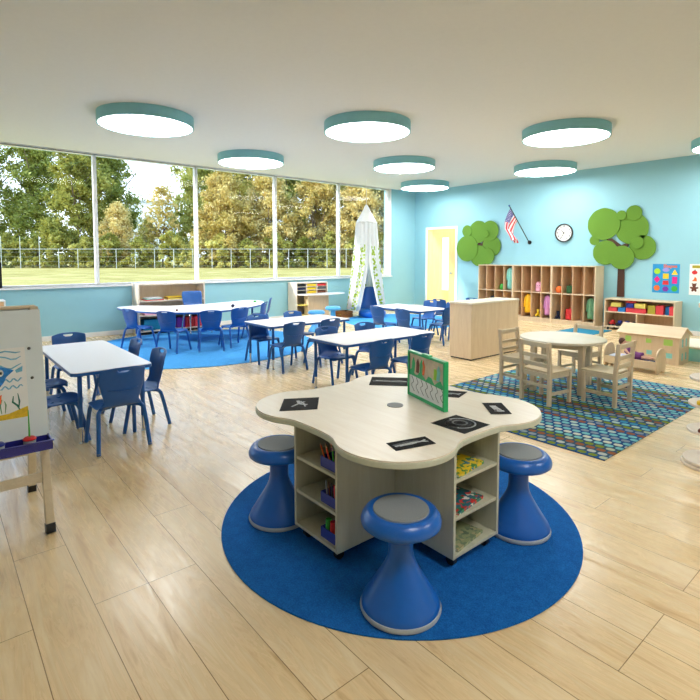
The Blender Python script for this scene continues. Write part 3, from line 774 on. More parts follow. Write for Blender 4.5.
for i, z in enumerate(cz):
    lb = ['sage green picture book lying on the bottom shelf of the right cabinet', 'dark teal picture book with red patches on the middle shelf of the right cabinet', 'yellow picture book lying on the top shelf of the right cabinet'][i]
    book(lb, 8.475, -8.885, z + .0003, .09, .115, .014, bk[i], PI + .12, 'picture books in the clover table')

# ------------------------------------------------------------------ wooden divider cabinet
t = thing('storage_cabinet', 'long pale wooden cabinet standing with its plain back toward the viewer', 'cabinet', (5.54, -4.46, 0))
b = B(); box(b, -.20, .20, -.60, .60, .785, .81); obj('top_panel', b, 'mapletop', t, bevel=.003)
b = B(); box(b, .168, .19, -.57, .57, .02, .785); obj('back_panel', b, 'maple', t)
for s in (-1, 1):
    b = B(); box(b, -.19, .19, s * .57 - (.02 if s < 0 else 0), s * .57 + (.02 if s > 0 else 0), .02, .785); obj('side_panel', b, 'maple', t, bevel=.002)
for z in (.06, .30, .54):
    b = B(); box(b, -.18, .168, -.569, .569, z, z + .02); obj('shelf', b, 'maple', t)
b = B(); box(b, -.175, .175, -.575, .575, .0, .02); obj('plinth', b, 'black', t)

# ------------------------------------------------------------------ lockers
lx = [2.47, 2.769, 3.01, 3.244, 3.482, 3.699, 3.943, 4.178, 4.411, 4.639, 4.870, 5.10, 5.42]
cols_x = [2.50 + i * (5.345 - 2.50) / 12 for i in range(13)]
LZ0, LZM, LZT = .10, .66, 1.265; ly0, ly1 = -.42, -.035
ll = ['tall open coat locker unit nearest the door, left of three', 'tall open coat locker unit in the middle of the three', 'tall open coat locker unit beside the big felt tree, right of three']
for u in range(3):
    a, e = cols_x[u * 4], cols_x[u * 4 + 4] - .002
    t = thing('coat_locker', ll[u], 'locker', ((a + e) / 2, (ly0 + ly1) / 2, 0), 0, 'open wooden coat lockers'); ox, oy = (a + e) / 2, (ly0 + ly1) / 2
    hw, hd = (e - a) / 2, (ly1 - ly0) / 2
    for q0 in (-hw, hw - .018):
        b = B(); box(b, q0, q0 + .018, -hd, hd, 0, LZT); obj('side_panel', b, 'maple', t, bevel=.002)
    b = B(); box(b, -hw + .018, hw - .018, -hd, hd, LZT - .02, LZT); obj('top_panel', b, 'maple', t, bevel=.002)
    b = B(); box(b, -hw + .018, hw - .018, hd - .012, hd, 0.02, LZT - .02); obj('back_panel', b, 'locker', t)
    b = B(); box(b, -hw + .018, hw - .018, -hd, hd - .012, LZ0 - .02, LZ0); box(b, -hw + .018, hw - .018, -hd + .015, -hd + .03, 0, LZ0 - .02); obj('bottom_panel', b, 'maple', t, bevel=.002)
    b = B(); box(b, -hw + .018, hw - .018, -hd, hd - .012, LZM - .009, LZM + .009); obj('shelf', b, 'maple', t, bevel=.002)
    for k in (1, 2, 3):
        xx = cols_x[u * 4 + k] - ox
        b = B(); box(b, xx - .008, xx + .008, -hd + .001, hd - .012, LZ0, LZM - .009); box(b, xx - .008, xx + .008, -hd + .001, hd - .012, LZM + .009, LZT - .02); obj('divider', b, 'locker', t)
def col_c(i): return (cols_x[i] + cols_x[i + 1]) / 2
UZ, LZ = LZM + .0095, LZ0 + .0005
def coat(label, i, up, mat, w=.075, length=.45):
    x = col_c(i); zt = (LZT - .06) if up else (LZM - .05)
    t = thing('hanging_coat', label, 'coat', (x - .005, -.315, 0), 0, 'coats hanging in the lockers')
    b = B(); rows = []
    for k in range(9):
        s = k / 8; ww = w * (0.35 + .75 * min(1, s * 4)) * (1 + .1 * math.sin(9 * s)); z = zt - length * s; n = 20
        rows.append([b.verts.new((ww * math.cos(2 * PI * j / n) * (1 + .08 * math.sin(5 * 2 * PI * j / n)), .055 * (.5 + .6 * min(1, s * 3)) * math.sin(2 * PI * j / n) * (1 + .15 * math.cos(4 * 2 * PI * j / n)), z)) for j in range(n)])
    for A, D in zip(rows[:-1], rows[1:]):
        for j in range(20): b.faces.new((A[j], A[(j + 1) % 20], D[(j + 1) % 20], D[j]))
    b.faces.new(rows[0]); b.faces.new(rows[-1][::-1]); obj('coat_body', b, mat, t, smooth=True)
    for s in (-1, 1):
        b = B(); tube(b, [(s * w * .5, -.01, zt - .04), (s * w * 1.0, -.02, zt - .12), (s * w * 1.05, -.03, zt - .3)], lambda q: .026 - .006 * q, 10, 1); obj('sleeve', b, mat, t, smooth=True)
    b = B(); tube(b, [(0, .02, zt - .01), (0, .03, zt + .03), (0, .262, zt + .03)], .004, 6, 0); obj('hanging_loop', b, 'black', t)
coat('mint green coat hanging in the upper row, fourth locker from the left', 3, True, 'tealcoat', .062, .5)
coat('yellow raincoat hanging in the lower row behind the wooden divider', 5, False, 'yellowcoat', .075, .42)
coat('mauve pink coat hanging in the lower row near the middle', 7, False, 'mauve', .062, .44)
coat('sage green coat hanging in the last lower locker on the right', 11, False, 'sagecoat', .062, .44)
def bag(name, label, cat, i, up, mat, r=.07, hgt=.17, ears=False):
    x = col_c(i); z = UZ if up else LZ
    t = thing(name, label, cat, (x, -.27, z))
    b = B(); box(b, -r, r, -.055, .055, 0, hgt); o = obj('bag_body', b, mat, t, bevel=.03, smooth=True)
    o.modifiers['bevel'].segments = 4
    b = B(); box(b, -r * .7, r * .7, -.085, -.055, .015, hgt * .5); obj('front_pocket', b, mat, t, bevel=.012, smooth=True)
    b = B(); tube(b, [(-.02, 0, hgt - .005), (-.015, 0, hgt + .03), (.015, 0, hgt + .03), (.02, 0, hgt - .005)], .005, 6, 1); obj('carry_loop', b, mat, t)
    if ears:
        for s in (-1, 1):
            b = B(); ball(b, (s * .035, -.02, hgt + .005), .022); obj('ear', b, mat, t, smooth=True)
            b = B(); ball(b, (s * .025, -.058, hgt * .72), .008); obj('eye', b, 'black', t, smooth=True)
    return t
bag('backpack', 'small pink backpack with ears and eyes in an upper locker', 'backpack', 6, True, 'pink', .075, .2, True)
bag('backpack', 'dark green backpack in an upper locker right of the orange ball', 'backpack', 9, True, 'darkgreen', .07, .17)
bag('backpack', 'red backpack standing in a lower locker at right', 'backpack', 9, False, 'red', .08, .24)
bag('backpack', 'dark navy backpack in the second lower locker from the left', 'backpack', 1, False, 'navycloth', .08, .4)
b = B(); lathe(b, [(0, 0), (.05, 0), (.07, .03), (.075, .09), (.06, .13), (.02, .145), (0, .145)], 24, (col_c(2), -.27, UZ)); small('lunch_pot', 'bright green round lunch pot in the third upper locker', 'container', b, 'green', smooth=True)
b = B(); lathe(b, [(0, 0), (.05, 0), (.08, .04), (.082, .09), (.06, .135), (.02, .15), (0, .15)], 24, (col_c(8), -.27, UZ)); small('lunch_pot', 'orange round lunch pot in an upper locker', 'container', b, 'orange', smooth=True)
def boots(label, i, mat, grp):
    for s, w in ((-1, 'left'), (1, 'right')):
        t = thing('rain_boot', label % w, 'boot', (col_c(i) + s * .045, -.25, LZ), 0, grp)
        b = B(); tube(b, [(0, .02, .03), (0, .02, .17)], .032, 12, 0); ball(b, (0, -.03, .035), .035, (1, 1.7, .95)); obj('boot_body', b, mat, t, smooth=True)
        b = B(); box(b, -.034, .034, -.09, .055, 0, .012); obj('sole', b, 'black', t, bevel=.004)
boots('yellow rubber boot in a lower locker, the %s of the pair', 6, 'yellow', 'pair of yellow boots')
boots('dark navy boot in a lower locker, the %s of the pair', 8, 'navycloth', 'pair of dark boots')

# ------------------------------------------------------------------ low block shelf
sx0, sx1 = 5.53, 6.775
t = thing('block_shelf', 'low wooden shelf unit with building blocks under the felt tree', 'shelf', ((sx0 + sx1) / 2, -.215, 0)); ox = (sx0 + sx1) / 2
hw = (sx1 - sx0) / 2; SZ0, SZM, SZT = .07, .36, .625
for s in (-1, 1):
    b = B(); box(b, s * hw - (.02 if s > 0 else 0), s * hw + (.02 if s < 0 else 0), -.2, .2, .045, SZT); obj('side_panel', b, 'maple', t, bevel=.002)
b = B(); box(b, -hw + .02, hw - .02, -.2, .2, SZT - .02, SZT); obj('top_panel', b, 'mapleX', t, bevel=.002)
b = B(); box(b, -hw + .02, hw - .02, .185, .2, .05, SZT - .02); obj('back_panel', b, 'locker', t)
for z in (SZ0, SZM):
    b = B(); box(b, -hw + .02, hw - .02, -.198, .185, z - .009, z + .009); obj('shelf', b, 'mapleX', t, bevel=.002)
b = B(); box(b, -.03, -.012, -.198, .185, SZ0 + .009, SZM - .009); obj('divider', b, 'maple', t)
for s in (-1, 1):
    for q in (-1, 1):
        b = B(); cyl(b, 0, 0, -.012, .012, .022, n=14)
        for v in b.verts: v.co = Vector((s * (hw - .06) + v.co.z, q * .15 + v.co.x, .0225 + v.co.y))
        obj('caster', b, 'black', t)
def block(label, x, y, z, wx, wy, wz, mat):
    b = B(); box(b, -wx / 2, wx / 2, -wy / 2, wy / 2, 0, wz)
    for kx in range(max(1, int(wx / .06))):
        n = max(1, int(wx / .06)); px = -wx / 2 + wx * (kx + .5) / n
        for py in (-wy / 4, wy / 4): cyl(b, px, py, wz - .001, wz + .012, .016, n=12)
    return tag(obj('toy_block', b, mat, loc=(x, y, z), bevel=.003), label, 'block', 'large toy blocks on the shelf')
z0 = SZM + .0095
bl = [('coral red block at the left end of the shelf row', 5.66, 0, .16, .08, 'softred'), ('blue block right of the left red block', 5.83, 0, .13, .075, 'paintblue'),
      ('pale yellow block stacked on the left red and blue blocks', 5.72, 1, .19, .075, 'paleyellow'),
      ('longest coral red block in the middle of the row', 6.09, 0, .36, .08, 'softred'), ('dark blue block stacked on the long red block at its left', 5.98, 1, .13, .08, 'deepblue'),
      ('pale yellow block stacked on the long red block at its right', 6.16, 1, .19, .085, 'paleyellow')]
for lb, x, up, wx, wz, m in bl: block(lb, x, -.28, z0 + (.0925 if up else 0), wx, .13, wz if up else .08, m)
block('red block on top of the dark blue block', 5.99, -.28, z0 + .0925 + .0925, .19, .1, .03, 'red')
block('olive yellow block right of the long red block', 6.365, -.28, z0, .13, .13, .16, 'olive')
block('big coral red cube block right of the olive block', 6.505, -.28, z0, .13, .14, .165, 'softred')
block('blue block at the right end, behind the last red block', 6.622, -.24, z0, .08, .1, .15, 'paintblue')
block('upright coral red block at the far right end of the shelf', 6.705, -.29, z0, .07, .14, .16, 'softred')
def toycar(label, x, m, m2):
    t = thing('toy_truck', label, 'toy', (x, -.28, SZ0 + .0095), 0, 'toys on the bottom of the block shelf')
    b = B(); box(b, -.055, .055, -.04, .04, .02, .06); obj('truck_body', b, m, t, bevel=.006)
    b = B(); box(b, -.02, .045, -.035, .035, .06, .11); obj('cab', b, m2, t, bevel=.008)
    for sx in (-1, 1):
        for sy in (-1, 1):
            b = B(); cyl(b, 0, 0, -.008, .008, .02, n=12)
            for v in b.verts: v.co = Vector((sx * .035 + v.co.x, sy * .046 + v.co.z, .0205 + v.co.y))
            obj('wheel', b, 'black', t)
toycar('red toy truck on the bottom shelf, leftmost', 5.635, 'red', 'red'); toycar('dark blue toy truck on the bottom shelf', 5.775, 'navycloth', 'deepblue')
toycar('red toy truck beside the blue one on the bottom shelf', 5.91, 'red', 'deepblue'); toycar('black and yellow toy truck by the shelf divider', 6.045, 'yellow', 'black')

# ------------------------------------------------------------------ felt trees on the wall
def felt_tree(label, discs, trunk, branches):
    t = thing('felt_tree', label, 'wall decoration', (0, 0, 0), 0, 'green felt trees on the aqua wall')
    b = B()
    for pl in trunk: prism(b, pl, .001, .022, fr)
    obj('trunk', b, 'trunk', t, bevel=.002)
    for pl in branches:
        b = B(); prism(b, pl, .004, .03, fr); obj('branch', b, 'trunk', t, bevel=.002)
    for i, (x, z, r, lv) in enumerate(discs):
        b = B(); n = 56; k = 9 + i % 3
        pts = [(x + r * (1 + (.018 if lv < 3 else .0) * abs(math.sin(k * PI * j / n))) * math.cos(2 * PI * j / n), z + r * (1 + .018 * abs(math.sin(k * PI * j / n))) * math.sin(2 * PI * j / n)) for j in range(n)]
        d0 = .022 + lv * .014
        prism(b, pts, d0, d0 + .014, fr); obj('foliage_disc', b, 'felt', t, bevel=.003)
    return t
felt_tree('green felt tree on the wall between door and clock, partly behind the lockers',
          [(2.20, 2.09, .28, 0), (2.55, 2.10, .25, 1), (2.60, 1.72, .26, 0), (2.24, 1.48, .26, 1), (2.50, 1.47, .20, 2), (1.88, 1.67, .33, 2), (1.86, 2.12, .15, 1), (2.45, 2.03, .09, 3)],
          [[(2.30, .02), (2.42, .02), (2.42, 1.5), (2.30, 1.5)]], [[(2.28, 1.4), (2.38, 1.4), (2.36, 1.72), (2.42, 1.86), (2.36, 1.90), (2.30, 1.78), (2.20, 1.84), (2.18, 1.78)]])
felt_tree('largest green felt tree with brown trunk above the block shelf',
          [(5.85, 2.02, .31, 0), (5.31, 2.13, .325, 1), (5.89, 2.32, .15, 1), (5.66, 2.29, .095, 2), (5.36, 1.54, .25, 1), (5.69, 1.44, .235, 2), (6.06, 1.64, .24, 0), (5.97, 1.74, .12, 2), (5.125, 1.80, .1, 0)],
          [[(5.60, .64), (5.74, .64), (5.73, 1.6), (5.61, 1.6)]], [[(5.61, 1.5), (5.73, 1.5), (5.80, 1.70), (5.76, 1.73), (5.66, 1.69), (5.47, 1.83), (5.36, 1.81), (5.58, 1.66)]])

# ------------------------------------------------------------------ clock
def text_mesh(parent, name, s, x, z, size, mat, depth, y=-.003, align='CENTER'):
    cu = bpy.data.curves.new(name, 'FONT'); cu.body = s; cu.size = size; cu.align_x = align; cu.align_y = 'CENTER'; cu.extrude = depth; cu.offset = .002
    tmp = bpy.data.objects.new('tmp_text', cu); C.objects.link(tmp)
    dg = bpy.context.evaluated_depsgraph_get(); me = bpy.data.meshes.new_from_object(tmp.evaluated_get(dg))
    bpy.data.objects.remove(tmp); me.name = name
    for v in me.vertices: v.co = Vector((v.co.x + x, y - v.co.z, v.co.y + z))
    me.materials.clear(); me.materials.append(M[mat])
    o = bpy.data.objects.new(name, me); C.objects.link(o); o.parent = parent; return o
t = thing('wall_clock', 'round wall clock with black rim above the lockers', 'clock', (4.45, -.001, 1.98))
def vert(bm):
    for v in bm.verts: v.co = Vector((v.co.x, -v.co.z, v.co.y))
b = B(); lathe(b, [(0, 0), (.2, 0), (.205, .02), (.2, .045), (.182, .045), (.178, .02), (0, .02)], 64); vert(b); shade(obj('clock_rim', b, 'black', t))
b = B(); lathe(b, [(0, .0205), (.177, .0205), (.177, .024), (0, .024)], 64); vert(b); fa = shade(obj('clock_face', b, 'paper', t))
for k in range(12):
    a = PI / 2 - (k + 1) * PI / 6
    text_mesh(fa, 'numeral', str(k + 1), .142 * math.cos(a), .142 * math.sin(a), .05, 'black', .0005, y=-.0245)
b = B()
for k in range(60):
    a = k * PI / 30; r0 = .166
    prism(b, [(r0 * math.cos(a - .006), r0 * math.sin(a - .006)), (.175 * math.cos(a - .006), .175 * math.sin(a - .006)), (.175 * math.cos(a + .006), .175 * math.sin(a + .006)), (r0 * math.cos(a + .006), r0 * math.sin(a + .006))], .0241, .0246, fr)
obj('minute_ticks', b, 'black', fa)
for nm, deg, ln, w in (('hour_hand', 137, .09, .011), ('minute_hand', 242, .135, .009)):
    a = math.radians(deg); c, s = math.cos(a), math.sin(a); b = B()
    prism(b, [(-.02 * c - w * s * -1, -.02 * s - w * c), (ln * c + w * s * .5, ln * s - w * c * .5), (ln * c - w * s * .5, ln * s + w * c * .5), (-.02 * c - w * s, -.02 * s + w * c)], .026, .028, fr); obj(nm, b, 'black', t)

# ------------------------------------------------------------------ posters
def poster(name, label, x0, x1, z0, z1, mat):
    t = thing(name, label, 'poster', ((x0 + x1) / 2, -.001, (z0 + z1) / 2))
    b = B(); box(b, -(x1 - x0) / 2, (x1 - x0) / 2, -.002, 0, -(z1 - z0) / 2, (z1 - z0) / 2); obj('poster_sheet', b, mat, t); return t
t = poster('shapes_poster', 'blue poster of coloured shapes with red title, above the block shelf', 6.247, 6.709, .765, 1.315, 'posterblue')
def poly(n, r, a0=0, sx=1, sy=1): return [(sx * r * math.cos(a0 + 2 * PI * i / n), sy * r * math.sin(a0 + 2 * PI * i / n)) for i in range(n)]
rect = lambda w, h: [(-w, -h), (w, -h), (w, h), (-w, h)]
sh = [('circle', -.15, .135, poly(24, .056), 'limegreen'), ('oval', 0, .165, poly(24, .055, 0, 1.1, .7), 'lavender'), ('triangle', .15, .115, [(-.055, -.04), (.055, -.04), (0, .06)], 'yellow'),
      ('diamond', -.15, -.02, [(-.055, 0), (0, -.07), (.055, 0), (0, .07)], 'magenta'), ('square', 0, .045, rect(.05, .05), 'yellow'), ('rectangle', .15, -.03, rect(.042, .065), 'magenta'),
      ('trapezoid', 0, -.08, [(-.055, -.04), (.055, -.04), (.045, .04), (-.045, .04)], 'red'), ('octagon', -.15, -.185, poly(8, .055, PI / 8), 'orange'), ('hexagon', 0, -.2, poly(6, .058, 0, 1, .95), 'purple'), ('pentagon', .15, -.19, poly(8, .056, PI / 8), 'green')]
for nm, x, z, pl, m in sh: flat(t, 'printed_shape', [(a + x, e + z) for a, e in pl], m, .002, .0032)
text_mesh(t, 'poster_title', 'Shapes', .07, .235, .085, 'orange', .0008)
t = poster('picture_poster', 'white poster with apple, orange and bear pictures, cut by the right edge', 6.868, 7.33, .75, 1.32, 'paper')
flat(t, 'header_band', [(a - .0, e + .235) for a, e in rect(.19, .025)], 'olive', .002, .0032)
flat(t, 'apple_picture', [(a - .15, e + .13) for a, e in poly(20, .04, 0, 1.1, .9)], 'red', .002, .0032)
flat(t, 'apple_leaf', [(a - .145, e + .175) for a, e in poly(8, .012)], 'darkgreen', .002, .0034)
flat(t, 'orange_picture', [(-.19, -.03), (-.11, -.03), (-.115, .02), (-.145, .055), (-.155, .01)], 'orange', .002, .0032)
b = B(); P = lambda q, x, z: [(a + x, e + z) for a, e in q]
for q in (P(poly(16, .032), -.15, -.105), P(poly(16, .042), -.15, -.165), P(poly(10, .012), -.178, -.078), P(poly(10, .012), -.122, -.078), P(poly(10, .017), -.2, -.15), P(poly(10, .017), -.1, -.15), P(poly(10, .018), -.175, -.205), P(poly(10, .018), -.125, -.205)):
    prism(b, q, .002, .0032, fr)
obj('bear_picture', b, 'brown', t)
for i, (m, z) in enumerate((('limegreen', .13), ('lavender', .01), ('orange', -.14))):
    flat(t, 'printed_picture', [(a + .08, e + z) for a, e in poly(14 - i * 4, .045)], m, .002, .0032)

# ------------------------------------------------------------------ flag
t = thing('wall_flag', 'striped flag with starry blue corner draped on a slanted pole on the wall', 'flag', (3.62, -.001, 1.79))
b = B(); lathe(b, [(0, 0), (.045, 0), (.045, .02), (.02, .03), (.02, .06), (0, .06)], 20); vert(b); shade(obj('bracket', b, 'black', t))
d_ = Vector((-.30, -.40, .84)); 
b = B(); tube(b, [(0, -.03, 0), (d_.x, d_.y, d_.z)], .011, 8, 0); obj('pole', b, 'black', t)
b = B(); ball(b, d_ * 1.01, .022); obj('finial', b, 'legblue', t, smooth=True)
b = B(); uvl = b.loops.layers.uv.new('UVMap'); nu, nv = 26, 14; g = []
for i in range(nu + 1):
    u = i / nu; row = []
    for j in range(nv + 1):
        v = j / nv
        base = d_ * (.60 + .36 * v)                                   # hoist edge on the pole
        x = base.x * (1 - u * .1) + .10 * (v - .5) * u * .6 - .16 * math.sin(u * 2.6) * (1 if u < .62 else (1 - (u - .62) * 2.4)) * 1.0 + .03 * math.sin(9 * v + 3 * u) * u
        y = base.y + .05 * math.sin(11 * v + 2 * u) * min(1, u * 3) + .04 * u
        z = base.z - u * .74 + (v - .95) * -.24 * u - .02 * math.sin(7 * v)
        row.append((b.verts.new((x, y, z)), (u, v)))
    g.append(row)
for i in range(nu):
    for j in range(nv):
        q = (g[i][j], g[i][j + 1], g[i + 1][j + 1], g[i + 1][j]); f = b.faces.new([k[0] for k in q])
        for lp, k in zip(f.loops, q): lp[uvl].uv = k[1]
obj('flag_cloth', b, 'flag', t, smooth=True, solid=.002)

# ------------------------------------------------------------------ round wooden table and chairs
RZ = .007
t = thing('round_table', 'round pale wooden table on the dotted rug with four square legs', 'table', (7.26, -5.48, RZ))
b = B(); lathe(b, [(0, .535), (.435, .535), (.443, .54), (.443, .558), (.438, .563), (0, .563)], 72); shade(obj('tabletop', b, 'mapletop', t))
b = B()
for a in range(4):
    box(b, -.25, .25, .235, .25, .47, .535, rot=Matrix.Rotation(a * PI / 2 + math.radians(20), 3, 'Z'))
obj('apron', b, 'beech', t)
for a in range(4):
    q = a * PI / 2 + math.radians(65); x, y = .325 * math.cos(q), .385 * math.sin(q)
    b = B(); box(b, x - .027, x + .027, y - .027, y + .027, 0, .535); obj('leg', b, 'maple', t, bevel=.004)
def wood_chair(label):
    t = thing('wooden_chair', label, 'chair', group='pale wooden child chairs at the round table')
    w, d, sh_, ht = .165, .15, .31, .62
    b = B(); box(b, -w - .01, w + .01, -d + .012, d + .03, sh_, sh_ + .02); obj('seat', b, 'beech', t, bevel=.005)
    for s in (-1, 1):
        b = B(); p = [(-d - .022, 0), (-d + .014, 0), (-d + .014, .33), (-d - .012, ht), (-d - .048, ht), (-d - .022, .33)]
        prism(b, p, s * w - .017, s * w + .017, lambda x, y, z: (z, x, y)); obj('back_post', b, 'maple', t, bevel=.003)
        b = B(); box(b, s * w - .016, s * w + .016, d - .018, d + .014, 0, sh_); obj('leg', b, 'maple', t, bevel=.003)
        b = B(); box(b, s * w - .009, s * w + .009, -d + .014, d - .018, .10, .13); obj('side_stretcher', b, 'beech', t, bevel=.002)
        b = B(); box(b, s * w - .009, s * w + .009, -d + .014, d - .018, .265, .31); obj('side_rail', b, 'beech', t, bevel=.002)
    for a0, a1, z0, z1 in ((-d - .012, -d + .006, .17, .20), (d - .01, d + .006, .265, .31), (-d - .012, -d + .006, .265, .31)):
        b = B(); box(b, -w + .017, w - .017, a0, a1, z0, z1); obj('cross_rail', b, 'beech', t, bevel=.002)
    for z0, z1, yo in ((.37, .41, -.006), (.455, .495, -.016), (.565, .612, -.027)):
        b = B(); box(b, -w + .017, w - .017, -d - .012 + yo, -d + .006 + yo, z0, z1); obj('back_slat', b, 'beech', t, bevel=.003)
    return t
wc = wood_chair('pale wooden chair in front of the round table, its back to the viewer')
wc.location = (7.405, -6.085, RZ); wc.rotation_euler = (0, 0, -.16)
dup(wc, (6.90, -5.69, RZ), -1.6, 'pale wooden chair left of the round table, beside the wooden divider')
dup(wc, (7.82, -5.66, RZ), PI / 2 - .02, 'pale wooden chair at the right side of the round table, seen side-on')
dup(wc, (7.16, -4.86, RZ), PI - .1, 'pale wooden chair behind the round table')

# ------------------------------------------------------------------ dollhouse
t = thing('dollhouse', 'wooden dollhouse with pitched roof and square window holes on the floor', 'dollhouse', (7.32, -2.98, 0))
hw, hd, hz = .38, .20, .375
def wall_holes(bm, u0, u1, z0, z1, holes, place):
    us = sorted({u0, u1} | {h[0] for h in holes} | {h[1] for h in holes}); zs = sorted({z0, z1} | {h[2] for h in holes} | {h[3] for h in holes})
    for a, e in zip(us[:-1], us[1:]):
        for c, g_ in zip(zs[:-1], zs[1:]):
            if any(h[0] <= a and e <= h[1] and h[2] <= c and g_ <= h[3] for h in holes): continue
            place(bm, a, e, c, g_)
b = B(); fh = [(.19, .30, .25, .335), (.19, .30, .08, .15), (-.03, .04, .26, .32), (-.02, .05, .10, .16), (-.30, -.22, .25, .33), (-.3, -.2, .07, .14)]
wall_holes(b, -hw, hw, 0, hz, fh, lambda m, a, e, c, g_: box(m, a, e, -hd, -hd + .014, c, g_)); bmesh.ops.remove_doubles(b, verts=b.verts, dist=1e-5)
obj('front_wall', b, 'maple', t)
for s in (1, -1):
    b = B(); sh_ = [(-.10, -.03, .23, .34), (-.10, -.03, .05, .15), (.04, .11, .23, .34), (.04, .11, .05, .15)]
    wall_holes(b, -hd + .014, hd - .012, 0, hz, sh_, lambda m, a, e, c, g_: box(m, s * hw - (.014 if s > 0 else 0), s * hw + (.014 if s < 0 else 0), a, e, c, g_))
    prism(b, [(-hd, hz), (hd, hz), (0, hz + .10)], s * hw - (.014 if s > 0 else 0), s * hw + (.014 if s < 0 else 0), lambda x, y, z: (z, x, y)); obj('side_wall', b, 'beech', t)
for q in fh:
    b = B(); box(b, q[0], q[1], -hd + .004, -hd + .008, q[2], q[3]); obj('window_pane', b, 'palegreen' if q[2] > .2 else 'paleteal', t)
for q in sh_:
    b = B(); box(b, hw - .009, hw - .005, q[0], q[1], q[2], q[3]); obj('window_pane', b, 'paleteal', t)
b = B(); box(b, -hw, hw, hd - .012, hd, 0, hz / 2 - .01); obj('lower_back_wall', b, 'tealcoat', t)
b = B(); box(b, -hw, hw, hd - .012, hd, hz / 2 - .01, hz); obj('upper_back_wall', b, 'limegreen', t)
b = B(); box(b, -hw + .014, hw - .014, -hd + .014, hd - .012, hz / 2 - .012, hz / 2); obj('upper_floor', b, 'maple', t)
for s in (-1, 1):
    b = B(); prism(b, [(s * (hd + .035), hz - .012), (0, hz + .105), (0, hz + .12), (s * (hd + .045), hz - .002)], -hw - .03, hw + .03, lambda x, y, z: (z, x, y)); obj('roof_slope', b, 'mapleX', t)

# doll cradle with doll
t = thing('doll_cradle', 'wooden doll cradle with arched ends in front of the dollhouse', 'doll bed', (7.39, -3.84, 0))
hw, hd = .31, .155
for s in (-1, 1):
    arch = [(-hd, .04), (-hd, .2)] + [(-hd * math.cos(PI * k / 12) * .98, .21 + .10 * math.sin(PI * k / 12)) for k in range(13)] + [(hd, .2), (hd, .04)] + [(hd * .75, .0), (hd * .45, .0), (.0, .03), (-hd * .45, .0), (-hd * .75, .0)]
    b = B(); prism(b, arch, s * hw - .009, s * hw + .009, lambda x, y, z: (z, x, y)); obj('arched_end', b, 'maple', t, bevel=.003)
    b = B(); box(b, -hw + .009, hw - .009, s * hd * .92 - .007, s * hd * .92 + .007, .06, .155); obj('side_rail', b, 'mapleX', t, bevel=.002)
b = B(); box(b, -hw + .009, hw - .009, -hd * .9, hd * .9, .06, .072); obj('bed_base', b, 'maple', t)
b = B(); box(b, -hw + .02, hw - .02, -hd * .82, hd * .82, .073, .125); tag(obj('doll_mattress', b, 'navycloth', bevel=.012, loc=(7.39, -3.84, 0)), 'dark blue mattress lying in the doll cradle', 'mattress')
b = B(); box(b, -hw + .03, -.12, -.11, .11, .126, .165); tag(obj('doll_pillow', b, plain('pale_lilac_cloth', rgb(206, 212, 236), .8), bevel=.018, loc=(7.39, -3.84, 0)), 'pale lilac pillow at the left end of the doll cradle', 'pillow')
def skin_body(name, verts, edges, radii, mat, parent, sub=2):
    me = bpy.data.meshes.new(name); me.from_pydata(verts, edges, []); o = bpy.data.objects.new(name, me); C.objects.link(o); o.parent = parent
    me.materials.append(M[mat]); o.modifiers.new('skin', 'SKIN'); s = o.modifiers.new('sub', 'SUBSURF'); s.levels = sub; s.render_levels = sub
    if not me.skin_vertices: pass
    for i, r in enumerate(radii): me.skin_vertices[0].data[i].radius = (r, r)
    me.skin_vertices[0].data[0].use_root = True
    for p in me.polygons: p.use_smooth = True
    return o
t = thing('doll', 'small doll in purple clothes lying propped in the cradle', 'doll', (7.43, -3.87, .13)); t.scale = (1.3, 1.3, 1.3)
vs = [(0, 0, .03), (-.05, 0, .055), (-.09, 0, .09), (-.105, 0, .115), (-.118, 0, .14), (.07, -.025, .035), (.15, -.03, .03), (.07, .025, .035), (.15, .03, .03), (-.085, -.04, .085), (-.045, -.06, .06), (-.005, -.055, .04), (-.085, .04, .085), (-.045, .06, .06), (-.005, .055, .04)]
es = [(0, 1), (1, 2), (2, 3), (3, 4), (0, 5), (5, 6), (0, 7), (7, 8), (2, 9), (9, 10), (10, 11), (2, 12), (12, 13), (13, 14)]
try:
    skin_body('body', vs, es, [.026, .026, .024, .011, .02, .016, .011, .016, .011, .013, .01, .008, .013, .01, .008], 'skin', t)
except Exception as ex: print('skin', ex)
b = B(); ball(b, (-.128, 0, .158), .03, (1, .95, 1.1)); obj('head', b, 'skin', t, smooth=True)
b = B(); ball(b, (-.138, 0, .168), .033, (1, 1, 1.05)); obj('hair', b, 'hair', t, smooth=True)
b = B(); tube(b, [(.055, 0, .035), (0, 0, .035), (-.05, 0, .058), (-.092, 0, .094)], lambda q: .046 - .012 * q, 12, 1); obj('dress', b, 'violet', t, smooth=True)

# ------------------------------------------------------------------ right edge: play tower and round pouf table
t = thing('play_tower', 'wooden play tower of stacked round discs at the right edge', 'toy tower', (8.99, -6.68, 0))
for nm, z, r, zz in (('base_disc', 0, .20, .02), ('base_disc', .024, .19, .02), ('round_shelf', .235, .172, .018), ('round_shelf', .42, .168, .018), ('round_shelf', .60, .165, .018), ('top_disc', 1.10, .13, .03)):
    b = B(); cyl(b, 0, 0, z, z + zz, r, n=56); shade(obj(nm, b, 'whiteply', t, bevel=.004))
for k in range(3):
    a = k * 2 * PI / 3 + .4; b = B(); cyl(b, .08 * math.cos(a), .08 * math.sin(a), .018, 1.10, .014, n=14); shade(obj('pole', b, 'maple', t))
b = B(); box(b, -.02, .02, -.15, -.05, .044, .15); obj('support_block', b, 'xgrey', t, bevel=.002)
b = B(); box(b, -.03, .03, -.02, .02, 0, .03); small('toy_piece', 'yellow toy piece on a middle disc of the play tower', 'toy', b, 'yellow', loc=(8.935, -6.80, .4385), bevel=.006)
